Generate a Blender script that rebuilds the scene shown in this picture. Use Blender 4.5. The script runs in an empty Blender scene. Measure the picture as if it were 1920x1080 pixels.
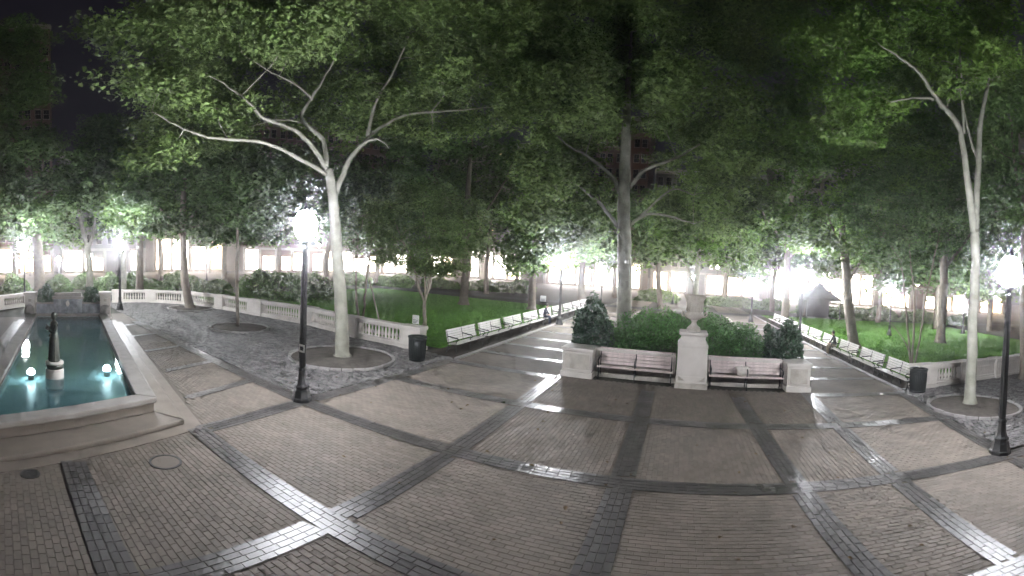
import bpy, bmesh, math, random
import numpy as np
from mathutils import Vector, Matrix
random.seed(7); RNG = np.random.default_rng(11)
S = bpy.context.scene; COL = S.collection
PI = math.pi

# ------------------------------------------------------------------ camera
CAMH = 3.75
YAW, PITCH, ROLL, FPX, ASP = -0.3903, -0.0455, 0.0512, 812.7, 0.88
cf = np.array([math.cos(PITCH)*math.sin(YAW), math.cos(PITCH)*math.cos(YAW), math.sin(PITCH)])
cr = np.array([math.cos(YAW), -math.sin(YAW), 0.0]); cu = np.cross(cr, cf)
cr, cu = math.cos(ROLL)*cr + math.sin(ROLL)*cu, -math.sin(ROLL)*cr + math.cos(ROLL)*cu
cam = bpy.data.cameras.new('camera'); camo = bpy.data.objects.new('camera', cam); COL.objects.link(camo)
cam.type = 'PANO'; cam.panorama_type = 'EQUIRECTANGULAR'
cam.longitude_min, cam.longitude_max = -960/FPX, 960/FPX
cam.latitude_min, cam.latitude_max = -540/FPX*ASP, 540/FPX*ASP
cam.clip_start, cam.clip_end = 0.05, 2000
camo.matrix_world = Matrix(((cr[0], cu[0], -cf[0], 0), (cr[1], cu[1], -cf[1], 0), (cr[2], cu[2], -cf[2], CAMH), (0, 0, 0, 1)))
S.camera = camo
CP = np.array([0, 0, CAMH])

def ray(x, y):
    a = (x-960)/FPX; e = (540-y)/FPX*ASP
    return math.cos(e)*math.sin(a)*cr + math.sin(e)*cu + math.cos(e)*math.cos(a)*cf
def g(x, y, z=0.0):                       # where that line of sight meets height z
    d = ray(x, y); p = CP + (z-CAMH)/d[2]*d
    return (float(p[0]), float(p[1]))
def at(x, y, dist):                       # the point at that ground distance
    d = ray(x, y); p = CP + dist/math.hypot(d[0], d[1])*d
    return np.array(p)
def pix(P):
    D = np.asarray(P, float)-CP; n = np.linalg.norm(D, axis=-1)
    return 960+FPX*np.arctan2(D@cr, D@cf), 540-FPX/ASP*np.arcsin((D@cu)/n)

# ------------------------------------------------------------------ world, exposure
W = bpy.data.worlds.new('World'); S.world = W; W.use_nodes = True
nt = W.node_tree; nt.nodes.clear()
sky = nt.nodes.new('ShaderNodeTexSky'); sky.sky_type = 'NISHITA'; sky.sun_disc = False
sky.sun_elevation = math.radians(-6); sky.sun_rotation = math.radians(120)
glow = nt.nodes.new('ShaderNodeMixRGB'); glow.blend_type = 'ADD'; glow.inputs[0].default_value = 1
glow.inputs[2].default_value = (0.022, 0.020, 0.030, 1)      # even city glow on the night sky
bg = nt.nodes.new('ShaderNodeBackground'); bg.inputs[1].default_value = 0.1
wo = nt.nodes.new('ShaderNodeOutputWorld')
nt.links.new(sky.outputs[0], glow.inputs[1]); nt.links.new(glow.outputs[0], bg.inputs[0]); nt.links.new(bg.outputs[0], wo.inputs[0])
S.view_settings.view_transform = 'Standard'; S.view_settings.look = 'None'
S.view_settings.exposure = 1.75; S.view_settings.gamma = 1.0; S.view_settings.use_curve_mapping = False
S.cycles.use_denoising = True
S.cycles.sample_clamp_indirect = 3.0; S.cycles.sample_clamp_direct = 0.0
S.cycles.max_bounces = 3; S.cycles.diffuse_bounces = 2; S.cycles.glossy_bounces = 1; S.cycles.volume_bounces = 0
S.cycles.use_adaptive_sampling = True; S.cycles.adaptive_threshold = .1; S.cycles.adaptive_min_samples = 12
S.cycles.transmission_bounces = 4; S.cycles.transparent_max_bounces = 8
S.cycles.caustics_reflective = False; S.cycles.caustics_refractive = False
LAMP = 230.0          # radiance of a lit street globe
SHOP = 5.0            # radiance of a lit shop window

# ------------------------------------------------------------------ materials
MATS = {}
def mat(name, c1, c2=None, rough=0.7, scale=6.0, detail=5.0, bump=0.0, bscale=None, spec=0.4, metal=0.0, tint=0.0, emit=None, estr=0.0, trans=0.0, rvar=0.0):
    m = bpy.data.materials.new(name); m.use_nodes = True; n = m.node_tree; N = n.nodes; L = n.links
    b = N['Principled BSDF']; out = N['Material Output']
    b.inputs['Roughness'].default_value = rough; b.inputs['Metallic'].default_value = metal
    b.inputs['Specular IOR Level'].default_value = spec
    tc = N.new('ShaderNodeTexCoord')
    nz = N.new('ShaderNodeTexNoise'); nz.inputs['Scale'].default_value = scale; nz.inputs['Detail'].default_value = detail
    L.new(tc.outputs['Object'], nz.inputs['Vector'])
    rmp = N.new('ShaderNodeMapRange'); rmp.inputs['From Min'].default_value = .32; rmp.inputs['From Max'].default_value = .68
    L.new(nz.outputs['Fac'], rmp.inputs['Value'])
    mx = N.new('ShaderNodeMixRGB'); mx.inputs[1].default_value = (*c1, 1); mx.inputs[2].default_value = (*(c2 or c1), 1)
    L.new(rmp.outputs[0], mx.inputs[0]); colout = mx.outputs[0]
    if tint:
        a = N.new('ShaderNodeAttribute'); a.attribute_name = 'tint'
        mr = N.new('ShaderNodeMapRange'); mr.inputs['To Min'].default_value = 1-tint; mr.inputs['To Max'].default_value = 1+tint
        L.new(a.outputs['Fac'], mr.inputs['Value'])
        ml = N.new('ShaderNodeMixRGB'); ml.blend_type = 'MULTIPLY'; ml.inputs[0].default_value = 1
        L.new(colout, ml.inputs[1]); L.new(mr.outputs[0], ml.inputs[2]); colout = ml.outputs[0]
    L.new(colout, b.inputs['Base Color'])
    if rvar:
        n2 = N.new('ShaderNodeTexNoise'); n2.inputs['Scale'].default_value = 0.9; n2.inputs['Detail'].default_value = 3
        L.new(tc.outputs['Object'], n2.inputs['Vector'])
        r2 = N.new('ShaderNodeMapRange'); r2.inputs['From Min'].default_value = .3; r2.inputs['From Max'].default_value = .7
        r2.inputs['To Min'].default_value = rough-rvar; r2.inputs['To Max'].default_value = rough+rvar
        L.new(n2.outputs['Fac'], r2.inputs['Value']); L.new(r2.outputs[0], b.inputs['Roughness'])
    if bump:
        bp = N.new('ShaderNodeBump'); bp.inputs['Strength'].default_value = bump; bp.inputs['Distance'].default_value = 0.02
        nb = N.new('ShaderNodeTexNoise'); nb.inputs['Scale'].default_value = bscale or scale*4; nb.inputs['Detail'].default_value = 4
        L.new(tc.outputs['Object'], nb.inputs['Vector']); L.new(nb.outputs['Fac'], bp.inputs['Height']); L.new(bp.outputs[0], b.inputs['Normal'])
    if trans:
        t = N.new('ShaderNodeBsdfTranslucent'); ms = N.new('ShaderNodeMixShader'); ms.inputs[0].default_value = trans
        L.new(colout, t.inputs['Color']); L.new(b.outputs[0], ms.inputs[1]); L.new(t.outputs[0], ms.inputs[2]); L.new(ms.outputs[0], out.inputs['Surface'])
    if emit:
        b.inputs['Emission Color'].default_value = (*emit, 1); b.inputs['Emission Strength'].default_value = estr
    MATS[name] = m; return m

def brick_mat(name, c1, c2, mortar, rough, bw=.216, bh=.108, rot=0.0, spec=.4):
    m = bpy.data.materials.new(name); m.use_nodes = True; n = m.node_tree; N = n.nodes; L = n.links
    b = N['Principled BSDF']; b.inputs['Roughness'].default_value = rough; b.inputs['Specular IOR Level'].default_value = spec
    tc = N.new('ShaderNodeTexCoord'); mp = N.new('ShaderNodeMapping'); mp.inputs['Rotation'].default_value = (0, 0, rot)
    L.new(tc.outputs['Object'], mp.inputs['Vector'])
    br = N.new('ShaderNodeTexBrick'); br.inputs['Scale'].default_value = 1.0
    br.inputs['Brick Width'].default_value = bw; br.inputs['Row Height'].default_value = bh; br.inputs['Mortar Size'].default_value = .005
    br.inputs['Color1'].default_value = (*c1, 1); br.inputs['Color2'].default_value = (*c2, 1); br.inputs['Mortar'].default_value = (*mortar, 1)
    L.new(mp.outputs[0], br.inputs['Vector'])
    nz = N.new('ShaderNodeTexNoise'); nz.inputs['Scale'].default_value = .8; nz.inputs['Detail'].default_value = 6
    L.new(tc.outputs['Object'], nz.inputs['Vector'])
    mr = N.new('ShaderNodeMapRange'); mr.inputs['From Min'].default_value = .3; mr.inputs['From Max'].default_value = .7
    mr.inputs['To Min'].default_value = .8; mr.inputs['To Max'].default_value = 1.15
    L.new(nz.outputs['Fac'], mr.inputs['Value'])
    ml = N.new('ShaderNodeMixRGB'); ml.blend_type = 'MULTIPLY'; ml.inputs[0].default_value = 1
    L.new(br.outputs['Color'], ml.inputs[1]); L.new(mr.outputs[0], ml.inputs[2]); L.new(ml.outputs[0], b.inputs['Base Color'])
    bp = N.new('ShaderNodeBump'); bp.inputs['Strength'].default_value = .4; bp.inputs['Distance'].default_value = .01; bp.invert = True
    L.new(br.outputs['Fac'], bp.inputs['Height']); L.new(bp.outputs[0], b.inputs['Normal'])
    MATS[name] = m; return m

mat('mortar', (.125, .107, .09), (.15, .128, .108), .85, 3)
mat('brick', (.158, .136, .115), (.195, .166, .14), .7, 1.1, 8, .25, 60, .22, tint=.13, rvar=.08)
mat('dark_brick', (0.061, 0.057, 0.055), (0.090, 0.082, 0.079), .37, 1.3, 8, .22, 60, .5, tint=.2, rvar=.1)
brick_mat('brick_far', (.165, .142, .12), (.195, .167, .142), (.11, .098, .085), .8, spec=.15)
mat('cobble', (0.094, 0.090, 0.090), (0.158, 0.148, 0.144), .5, 2.2, 6, .35, 30, .45, tint=.35)
mat('cobble_bed', (0.053, 0.049, 0.045), (0.083, 0.075, 0.071), .9, 5)
mat('bed_soil', (.085, .075, .066), (.125, .11, .098), .95, 4, 6, .6, 40, .2)
mat('soil', (0.040, 0.032, 0.026), (0.068, 0.054, 0.040), .95, 4, 6, .6, 40, .2)
mat('asphalt', (0.032, 0.032, 0.033), (0.042, 0.042, 0.042), .75, 5, 6, .2, 80)
mat('ground', (0.035, 0.038, 0.025), (0.049, 0.045, 0.032), .95, .6, 6)
mat('lawn', (.062, .165, .02), (.092, .205, .032), .9, .9, 8, .5, 90, .2)
mat('grass', (.078, .195, .025), (.115, .235, .038), .7, 2, 3, spec=.2, tint=.3, trans=.25)
mat('limestone', (0.568, 0.533, 0.490), (0.464, 0.430, 0.387), .72, 1.6, 8, .25, 45, .3)
mat('stained_stone', (0.482, 0.447, 0.396), (0.310, 0.284, 0.241), .8, 2.6, 8, .3, 45, .3)
mat('granite', (0.288, 0.272, 0.264), (0.224, 0.212, 0.204), .55, 7, 6, .15, 60, .4)
mat('pool_stone', (0.300, 0.277, 0.255), (0.225, 0.206, 0.188), .72, 2, 8, .2, 40, .4)
mat('pool_step', (.215, .182, .152), (.165, .14, .118), .55, 2, 8, .2, 40, .4)
mat('pool_tile', (.55, .72, .74), (.48, .65, .68), .4, 1.5, 4)
mat('marble', (.34, .36, .38), (.16, .17, .19), .25, 3.2, 9, .1, 20, .5)
mat('white_paint', (0.612, 0.595, 0.570), (0.510, 0.484, 0.451), .45, 5, 6, .12, 40, .4)
mat('worn_pink_paint', (.66, .56, .53), (.50, .42, .40), .55, 5, 6, .15, 40, .35)
mat('black_iron', (.012, .013, .014), (.022, .022, .022), .42, 8, 4, .15, 60, .5)
mat('bronze', (.035, .04, .035), (.07, .075, .06), .38, 9, 5, .3, 30, .5, metal=.6)
mat('can_green', (.006, .009, .0085), (.011, .014, .013), .45, 6, 4, .1, 50, .5)
mat('sycamore_bark', (.27, .266, .225), (.155, .152, .12), .85, 2.2, 6, .5, 14, .2)
mat('dark_bark', (.13, .11, .09), (.19, .165, .135), .9, 3, 6, .8, 12, .2)
mat('crape_bark', (0.240, 0.212, 0.168), (0.160, 0.140, 0.108), .8, 3, 6, .4, 14, .2)
mat('leaf_sycamore', (.135, .205, .06), (.175, .25, .085), .55, .35, 3, spec=.35, tint=.5, trans=.4)
mat('leaf_maple', (.115, .215, .04), (.155, .25, .055), .55, .4, 3, spec=.35, tint=.5, trans=.4)
mat('leaf_dark', (.085, .16, .045), (.12, .195, .06), .55, .3, 3, spec=.35, tint=.45, trans=.25)
mat('leaf_crape', (.13, .20, .065), (.165, .235, .08), .55, .6, 3, spec=.3, tint=.4, trans=.3)
mat('leaf_laurel', (0.029, 0.077, 0.033), (0.044, 0.099, 0.042), .35, 1, 3, spec=.5, tint=.45, trans=.15)
mat('leaf_yew', (.06, .175, .035), (.085, .21, .045), .6, 1.5, 3, spec=.3, tint=.45, trans=.2)
mat('leaf_litter', (.14, .09, .035), (.10, .07, .03), .8, 2, 3, tint=.4)
mat('globe_light', (.9, .92, 1.0), rough=.3, emit=(.92, .94, 1.0), estr=LAMP)
mat('bright_globe_light', (.9, .92, 1.0), rough=.3, emit=(.93, .94, 1.0), estr=LAMP*1.7)
mat('street_glare', (1, .9, .75), rough=.3, emit=(1.0, .84, .66), estr=LAMP*.15)
mat('warm_globe_light', (1, .9, .75), rough=.3, emit=(1.0, .88, .68), estr=LAMP*.55)
mat('pool_light', (.9, .95, 1.0), rough=.3, emit=(.82, .93, 1.0), estr=26)
mat('shop_light', (.9, .8, .65), rough=.3, emit=(1.0, .80, .60), estr=SHOP)
mat('shop_light_white', (.9, .85, .8), rough=.3, emit=(1.0, .90, .80), estr=SHOP*1.5)
mat('shop_light_yellow', (.9, .8, .5), rough=.3, emit=(1.0, .72, .40), estr=SHOP*.7)
mat('window_lit', (.8, .6, .3), rough=.3, emit=(1.0, .70, .36), estr=1.1)
mat('window_dark', (.012, .013, .016), rough=.08, spec=.6)
mat('bldg_brick', (0.120, 0.057, 0.039), (0.090, 0.042, 0.030), .85, .7, 6)
mat('bldg_tan', (0.238, 0.196, 0.154), (0.196, 0.161, 0.126), .85, .6, 6)
mat('bldg_grey', (0.154, 0.147, 0.140), (0.119, 0.115, 0.112), .85, .6, 6)
mat('bldg_trim', (0.288, 0.264, 0.232), (0.240, 0.224, 0.200), .8, 2, 5)
mat('sign_white', (.74, .74, .72), (.68, .68, .66), .5, 4)
mat('sign_ink', (.05, .05, .055), rough=.6)
mat('plastic_bag', (.72, .68, .62), (.62, .58, .53), .35, 9, 4, .4, 20, .5, trans=.2)
mat('manhole', (.05, .048, .046), (.075, .07, .068), .5, 20, 3, .5, 90, metal=.3)
mat('canvas', (0.065, 0.060, 0.062), (0.080, 0.075, 0.075), .8, 4)
mat('skin', (.40, .26, .20), rough=.55)
mat('hair', (.025, .018, .014), rough=.6)
mat('black_coat', (.018, .018, .022), (.03, .03, .034), .8, 12)
mat('navy_coat', (.025, .03, .055), (.035, .04, .07), .8, 12)
mat('khaki', (.22, .18, .13), (.18, .15, .11), .8, 12)
mat('blue_jeans', (.05, .06, .10), (.035, .045, .08), .8, 12)
for k_ in ('shop_light','shop_light_white','shop_light_yellow','window_lit'): MATS[k_].cycles.emission_sampling = 'NONE'
# water: sky and lamps mirrored on top, the lit basin seen through
m = bpy.data.materials.new('water'); m.use_nodes = True; N = m.node_tree.nodes; L = m.node_tree.links; N.clear()
o_ = N.new('ShaderNodeOutputMaterial'); t_ = N.new('ShaderNodeBsdfTransparent'); t_.inputs[0].default_value = (.62, .84, .86, 1)
gl = N.new('ShaderNodeBsdfGlossy'); gl.inputs['Roughness'].default_value = .04
fr = N.new('ShaderNodeFresnel'); fr.inputs[0].default_value = 1.33; ms = N.new('ShaderNodeMixShader')
df = N.new('ShaderNodeBsdfDiffuse'); df.inputs[0].default_value = (.15, .30, .33, 1); mt = N.new('ShaderNodeMixShader'); mt.inputs[0].default_value = .5     # cloudy teal mixed in, standing in for the even glow of the lit basin
L.new(t_.outputs[0], mt.inputs[1]); L.new(df.outputs[0], mt.inputs[2])
nz = N.new('ShaderNodeTexNoise'); nz.inputs['Scale'].default_value = 2.2; nz.inputs['Detail'].default_value = 3
tc = N.new('ShaderNodeTexCoord'); bp = N.new('ShaderNodeBump'); bp.inputs['Strength'].default_value = .10; bp.inputs['Distance'].default_value = .05
L.new(tc.outputs['Object'], nz.inputs['Vector']); L.new(nz.outputs['Fac'], bp.inputs['Height'])
L.new(bp.outputs[0], gl.inputs['Normal']); L.new(bp.outputs[0], fr.inputs['Normal'])
L.new(fr.outputs[0], ms.inputs[0]); L.new(mt.outputs[0], ms.inputs[1]); L.new(gl.outputs[0], ms.inputs[2]); L.new(ms.outputs[0], o_.inputs[0])
MATS['water'] = m

# ------------------------------------------------------------------ mesh helpers
class MB:
    def __init__(s): s.v = []; s.f = []; s.m = []; s.t = []
    def add(s, vs, fs, mi=0, tint=.5):
        k = len(s.v); s.v += [tuple(map(float, p)) for p in vs]; s.f += [tuple(i+k for i in f) for f in fs]
        s.m += [mi]*len(fs); s.t += [tint]*len(fs); return s
    def box(s, x0, x1, y0, y1, z0, z1, mi=0, inset=0.0, tint=.5, bottom=True):
        i = inset
        vs = [(x0,y0,z0),(x1,y0,z0),(x1,y1,z0),(x0,y1,z0),(x0+i,y0+i,z1),(x1-i,y0+i,z1),(x1-i,y1-i,z1),(x0+i,y1-i,z1)]
        fs = [(4,5,6,7),(0,1,5,4),(1,2,6,5),(2,3,7,6),(3,0,4,7)] + ([(3,2,1,0)] if bottom else [])
        return s.add(vs, fs, mi, tint)
    def obox(s, p, q, w, z0, z1, mi=0, inset=0.0, off=0.0, tint=.5, bottom=True):   # box along p->q, width w
        p = np.array(p[:2], float); q = np.array(q[:2], float); d = q-p; Ln = np.linalg.norm(d); d /= Ln; n = np.array([-d[1], d[0]])
        def P(a, b, z): r = p+d*a+n*(b+off); return (r[0], r[1], z)
        h = w/2; i = inset
        vs = [P(0,-h,z0),P(Ln,-h,z0),P(Ln,h,z0),P(0,h,z0),P(i,-h+i,z1),P(Ln-i,-h+i,z1),P(Ln-i,h-i,z1),P(i,h-i,z1)]
        fs = [(4,5,6,7),(0,1,5,4),(1,2,6,5),(2,3,7,6),(3,0,4,7)] + ([(3,2,1,0)] if bottom else [])
        return s.add(vs, fs, mi, tint)
    def tube(s, pts, rad, n=8, mi=0, cap=True, tint=.5):
        pts = [np.array(p, float) for p in pts]; k = len(pts)
        if not hasattr(rad, '__len__'): rad = [rad]*k
        vs = []; ref = None
        for i in range(k):
            t = pts[min(i+1,k-1)]-pts[max(i-1,0)]; t /= (np.linalg.norm(t)+1e-9)
            if ref is None: ref = np.array([1.,0,0]) if abs(t[0]) < .8 else np.array([0,1.,0])
            a = ref-t*(ref@t); a /= (np.linalg.norm(a)+1e-9); b = np.cross(t, a); ref = a
            for j in range(n):
                c = 2*PI*j/n; vs.append(pts[i]+rad[i]*(math.cos(c)*a+math.sin(c)*b))
        fs = [(i*n+j, i*n+(j+1)%n, (i+1)*n+(j+1)%n, (i+1)*n+j) for i in range(k-1) for j in range(n)]
        if cap: fs += [tuple(range(n-1,-1,-1)), tuple((k-1)*n+j for j in range(n))]
        return s.add(vs, fs, mi, tint)
    def lathe(s, prof, c=(0,0,0), n=16, mi=0, sx=1.0, sy=1.0):
        vs = []; k = len(prof)
        for r, z in prof:
            for j in range(n):
                a = 2*PI*j/n; vs.append((c[0]+sx*r*math.cos(a), c[1]+sy*r*math.sin(a), c[2]+z))
        fs = [(i*n+j, i*n+(j+1)%n, (i+1)*n+(j+1)%n, (i+1)*n+j) for i in range(k-1) for j in range(n)]
        fs += [tuple(range(n-1,-1,-1)), tuple((k-1)*n+j for j in range(n))]
        return s.add(vs, fs, mi)
    def prism(s, poly, z0, z1, mi=0):
        k = len(poly); vs = [(x,y,z0) for x,y in poly]+[(x,y,z1) for x,y in poly]
        return s.add(vs, [tuple(range(k-1,-1,-1)), tuple(range(k,2*k))]+[(i,(i+1)%k,k+(i+1)%k,k+i) for i in range(k)], mi)
    def sheet(s, poly, z, mi=0):
        return s.add([(x,y,z) for x,y in poly], [tuple(range(len(poly)))], mi)
    def mesh(s, name, mats, smooth=False, origin=(0,0,0)):
        me = bpy.data.meshes.new(name); ox, oy, oz = origin
        me.from_pydata([(x-ox, y-oy, z-oz) for x,y,z in s.v], [], s.f)
        for q in (mats if isinstance(mats, (list,tuple)) else [mats]): me.materials.append(MATS[q])
        me.polygons.foreach_set('material_index', s.m)
        if smooth: me.polygons.foreach_set('use_smooth', [True]*len(s.f))
        a = me.attributes.new('tint', 'FLOAT', 'FACE'); a.data.foreach_set('value', s.t)
        me.update(); return me
    def build(s, name, mats, parent=None, smooth=False, origin=(0,0,0)):
        return link(name, s.mesh(name, mats, smooth, origin), parent)
def link(name, me, parent=None, loc=None, rz=0.0):
    o = bpy.data.objects.new(name, me); COL.objects.link(o)
    if parent: o.parent = parent
    if loc is not None: o.location = loc
    if rz: o.rotation_euler = (0, 0, rz)
    return o
def tag(o, label=None, cat=None, group=None, kind=None):
    if label: o['label'] = label
    if cat: o['category'] = cat
    if group: o['group'] = group
    if kind: o['kind'] = kind
    return o
def empty(name, loc, label, cat, group=None, rz=0.0):
    o = bpy.data.objects.new(name, None); COL.objects.link(o); o.location = loc; o.rotation_euler = (0,0,rz)
    o.empty_display_size = .2
    return tag(o, label, cat, group)
def copy_tree(o, parent=None):
    c = o.copy(); COL.objects.link(c); c.parent = parent
    for ch in list(o.children): copy_tree(ch, c)
    return c
def bevel(o, w=.01, seg=2):
    md = o.modifiers.new('bevel', 'BEVEL'); md.width = w; md.segments = seg; md.limit_method = 'ANGLE'; return o
ORD = ['first','second','third','fourth','fifth','sixth','seventh','eighth','ninth','tenth','eleventh','twelfth','thirteenth','fourteenth','fifteenth','sixteenth','seventeenth','eighteenth']

def leaf_mesh(name, P, size, material, up=.55, var=.35, origin=(0,0,0), wide=.62, tints=None):
    P = np.asarray(P, float)-np.array(origin); n = len(P)
    nrm = RNG.normal(size=(n,3)); nrm /= np.linalg.norm(nrm,axis=1)[:,None]; nrm[:,2] = np.abs(nrm[:,2]); nrm = nrm*(1-up)+np.array([0,0,1.])*up
    nrm /= np.linalg.norm(nrm,axis=1)[:,None]
    d = RNG.normal(size=(n,3)); d -= nrm*np.sum(d*nrm,axis=1)[:,None]; d /= np.linalg.norm(d,axis=1)[:,None]; d[:,2] -= .25
    d /= np.linalg.norm(d,axis=1)[:,None]
    w = np.cross(nrm, d); sz = size*(1+var*RNG.normal(size=n)).clip(.5,1.7); sz = sz[:,None]
    fold = nrm*.16
    T = [(-.5,0,0),(-.12,-.5,1),(.3,-.38,1),(.55,0,0),(.3,.38,1),(-.12,.5,1)]
    V = np.stack([P + sz*(a*d + b*wide*w*1.25 + c*fold) for a,b,c in T], axis=1).reshape(-1,3)
    return quads(name, V, np.tile(np.array([0,1,2,3,0,3,4,5]), n)+np.repeat(np.arange(n)*6, 8), 4, material,
                 np.repeat(RNG.random(n) if tints is None else tints, 2))
def quads(name, V, loops, k, material, tint):
    me = bpy.data.meshes.new(name); nf = len(loops)//k
    me.vertices.add(len(V)); me.vertices.foreach_set('co', np.ascontiguousarray(V, dtype=np.float32).ravel())
    me.loops.add(len(loops)); me.loops.foreach_set('vertex_index', np.ascontiguousarray(loops, dtype=np.int32))
    me.polygons.add(nf); me.polygons.foreach_set('loop_start', np.arange(nf, dtype=np.int32)*k)
    me.update(calc_edges=True)
    a = me.attributes.new('tint', 'FLOAT', 'FACE'); a.data.foreach_set('value', np.asarray(tint, dtype=np.float32))
    me.polygons.foreach_set('use_smooth', np.zeros(nf, dtype=bool))
    me.materials.append(MATS[material]); return me

# ================================================================== SETTING
def struct(o): return tag(o, kind='structure')
sh = MB().sheet([(-500,-500),(500,-500),(500,500),(-500,500)], -.05); struct(sh.build('ground', 'ground'))
st = MB()
for poly in ([(-125,-80),(-84,-80),(-84,84),(-125,84)], [(-125,84),(110,84),(110,108),(-125,108)], [(70,-40),(110,-40),(110,84),(70,84)]): st.sheet(poly, -.03)
struct(st.build('street', 'asphalt'))

# band centre lines as they lie in the plaza
BW = .50
rows = [((-8.3,1.35),(9,1.1)), ((-9.2,4.45),(11.5,4.2)), ((-26,8.35),(-9.45,8.03)), ((-9.45,8.03),(13,8.4)), ((-9.3,12.2),(8.9,12.2)),
        ((-9.2,16.0),(-4.55,16.0)), ((5.3,15.9),(9.2,15.9))]
def ext(a, b, k): return (a[0]+(a[0]-b[0])*k, a[1]+(a[1]-b[1])*k)
c0a, c0b, c1a, c1b, c2a, c2b, cma, cmb = g(1116,1052), g(1215,733), g(1611,1052), g(1383,746), g(1873,1041), (5.05,16.2), g(417,1057), (-4.62,16.3)
cols = [(ext(cma,cmb,.3), cmb), (ext(c0a,c0b,.3), c0b), (ext(c1a,c1b,.3), c1b), (ext(c2a,c2b,.3), c2b),
        ((-9.0,4.5),(-9.42,8.03)), ((-9.42,8.03),(-9.3,16.4)), ((7.7,5.0),(8.1,8.4)), ((8.1,8.4),(9.25,16.4))]
left_cross = [((-12.05,7.85),(-11.35,5.2)), ((-15.0,7.9),(-14.4,5.75)), ((-18.2,8.0),(-17.7,6.1)), ((-21.6,8.1),(-21.2,6.5)), ((-25,8.2),(-24.6,7.0))]
pathL = [((-9.1,y),(-4.3,y)) for y in (18.9,21.6,24.4,27.3,30.3,33.5,37,41,45)]
pathR = [((5.0,y),(9.2,y)) for y in (18.9,21.6,24.6,27.6,30.8,34.5,38.8,43.5)]
def seg_dist(P, a, b):
    a = np.array(a); b = np.array(b); d = b-a; L2 = d@d
    t = ((P-a)@d)/L2; q = P-a-np.outer(t, d)
    return np.linalg.norm(q, axis=1), t
ALL = rows+cols+left_cross

plaza = MB()
PLZ = [(-30,-3),(16,-3),(16,8.6),(8.3,8.6),(9.2,16.4),(-9.2,16.4),(-9.4,8.3),(-30,8.7)]
plaza.sheet(PLZ, 0.0)
plaza = struct(plaza.build('plaza_paving', 'mortar'))
# brick courses
def course(x0, x1, y0, y1, along='x', bl=.216, bh=.108):
    out = []; rng = random.Random(3)
    if along == 'x':
        k = 0; y = y0
        while y < y1:
            x = x0+(bl/2 if k%2 else 0)
            while x < x1: out.append((x+bl/2, y+bh/2, 0)); x += bl
            y += bh; k += 1
    else:
        k = 0; x = x0
        while x < x1:
            y = y0+(bl/2 if k%2 else 0)
            while y < y1: out.append((x+bh/2, y+bl/2, 1)); y += bl
            x += bh; k += 1
    return out
B = course(-26,-9.3,4.4,8.2) + course(-9.6,14,-1,8.06) + course(-9.5,-4.58,8.06,16.3) + course(-4.58,4.95,8.06,16.3,'y') + course(4.95,9.2,8.06,16.3)
B = np.array(B); C2 = B[:,:2]
dist = np.hypot(C2[:,0], C2[:,1]); ux, uy = pix(np.c_[C2, np.zeros(len(C2))])
def in_poly(P, poly):
    x, y = P[:,0], P[:,1]; c = np.zeros(len(P), bool); n = len(poly); j = n-1
    for i in range(n):
        xi, yi = poly[i]; xj, yj = poly[j]
        c ^= ((yi > y) != (yj > y)) & (x < (xj-xi)*(y-yi)/(yj-yi+1e-12)+xi); j = i
    return c
PAD = [(-30,-3),(-8.35,-3),(-9.05,4.62),(-11.4,5.2),(-14.9,5.75),(-18.8,6.2),(-24.3,6.95),(-30,7.6)]
ok = (dist < 21) & (ux > -40) & (ux < 1960) & (uy < 1130) & in_poly(C2, PLZ) & ~in_poly(C2, PAD)
for a, b in ALL:
    d, t = seg_dist(C2, a, b); ok &= ~((d < BW/2-.06) & (t > 0) & (t < 1))
B = B[ok]; dist = dist[ok]
order = np.argsort(dist); B = B[order]
def piece_arrays(cx, cy, ang, lx, ly, z0, z1, inset, jit=.0):
    n = len(cx); ca, sa = np.cos(ang), np.sin(ang)
    V = np.zeros((n,8,3))
    for i,(a,b,k) in enumerate([(-1,-1,0),(1,-1,0),(1,1,0),(-1,1,0),(-1,-1,1),(1,-1,1),(1,1,1),(-1,1,1)]):
        u = a*(lx/2-k*inset); v = b*(ly/2-k*inset)
        V[:,i,0] = cx+u*ca-v*sa; V[:,i,1] = cy+u*sa+v*ca; V[:,i,2] = (z1+jit*RNG.normal(size=n)) if (k and i == 4) else 0
    z = z1+jit*RNG.normal(size=n); tilt = jit*RNG.normal(size=(n,4))
    V[:,:4,2] = z0; V[:,4:,2] = z[:,None]+tilt*.6
    F = np.array([4,5,6,7, 0,1,5,4, 1,2,6,5, 2,3,7,6, 3,0,4,7])
    return V.reshape(-1,3), (np.tile(F, n)+np.repeat(np.arange(n)*8, 20)), np.repeat(RNG.random(n).astype(np.float32), 5)
NB = 300
def proto_bricks(name, material, lx, ly, z0, z1, inset, k=8):
    out = []
    for i in range(k):
        m_ = MB(); m_.box(-lx/2,lx/2,-ly/2,ly/2,z0,z1,0,inset,(i+.5)/k,False); out.append(m_.mesh(name, material))
    return out
pb = proto_bricks('brick', 'brick', .211, .103, 0, .0065, .003)
for x, y, r in B[:NB]:
    link('brick', random.choice(pb), plaza, (x+random.gauss(0,.001), y, random.gauss(0,.0008)), (PI/2 if r else 0)+random.gauss(0,.006))
R_ = B[NB:]; n = len(R_)
V, Lp, T = piece_arrays(R_[:,0]+RNG.normal(0,.001,n), R_[:,1]+RNG.normal(0,.001,n), R_[:,2]*PI/2+RNG.normal(0,.006,n), .211, .103, 0, .0065, .003, .0006)
tag(link('brick_courses', quads('brick_courses', V, Lp, 4, 'brick', T), plaza), kind='stuff')
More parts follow.
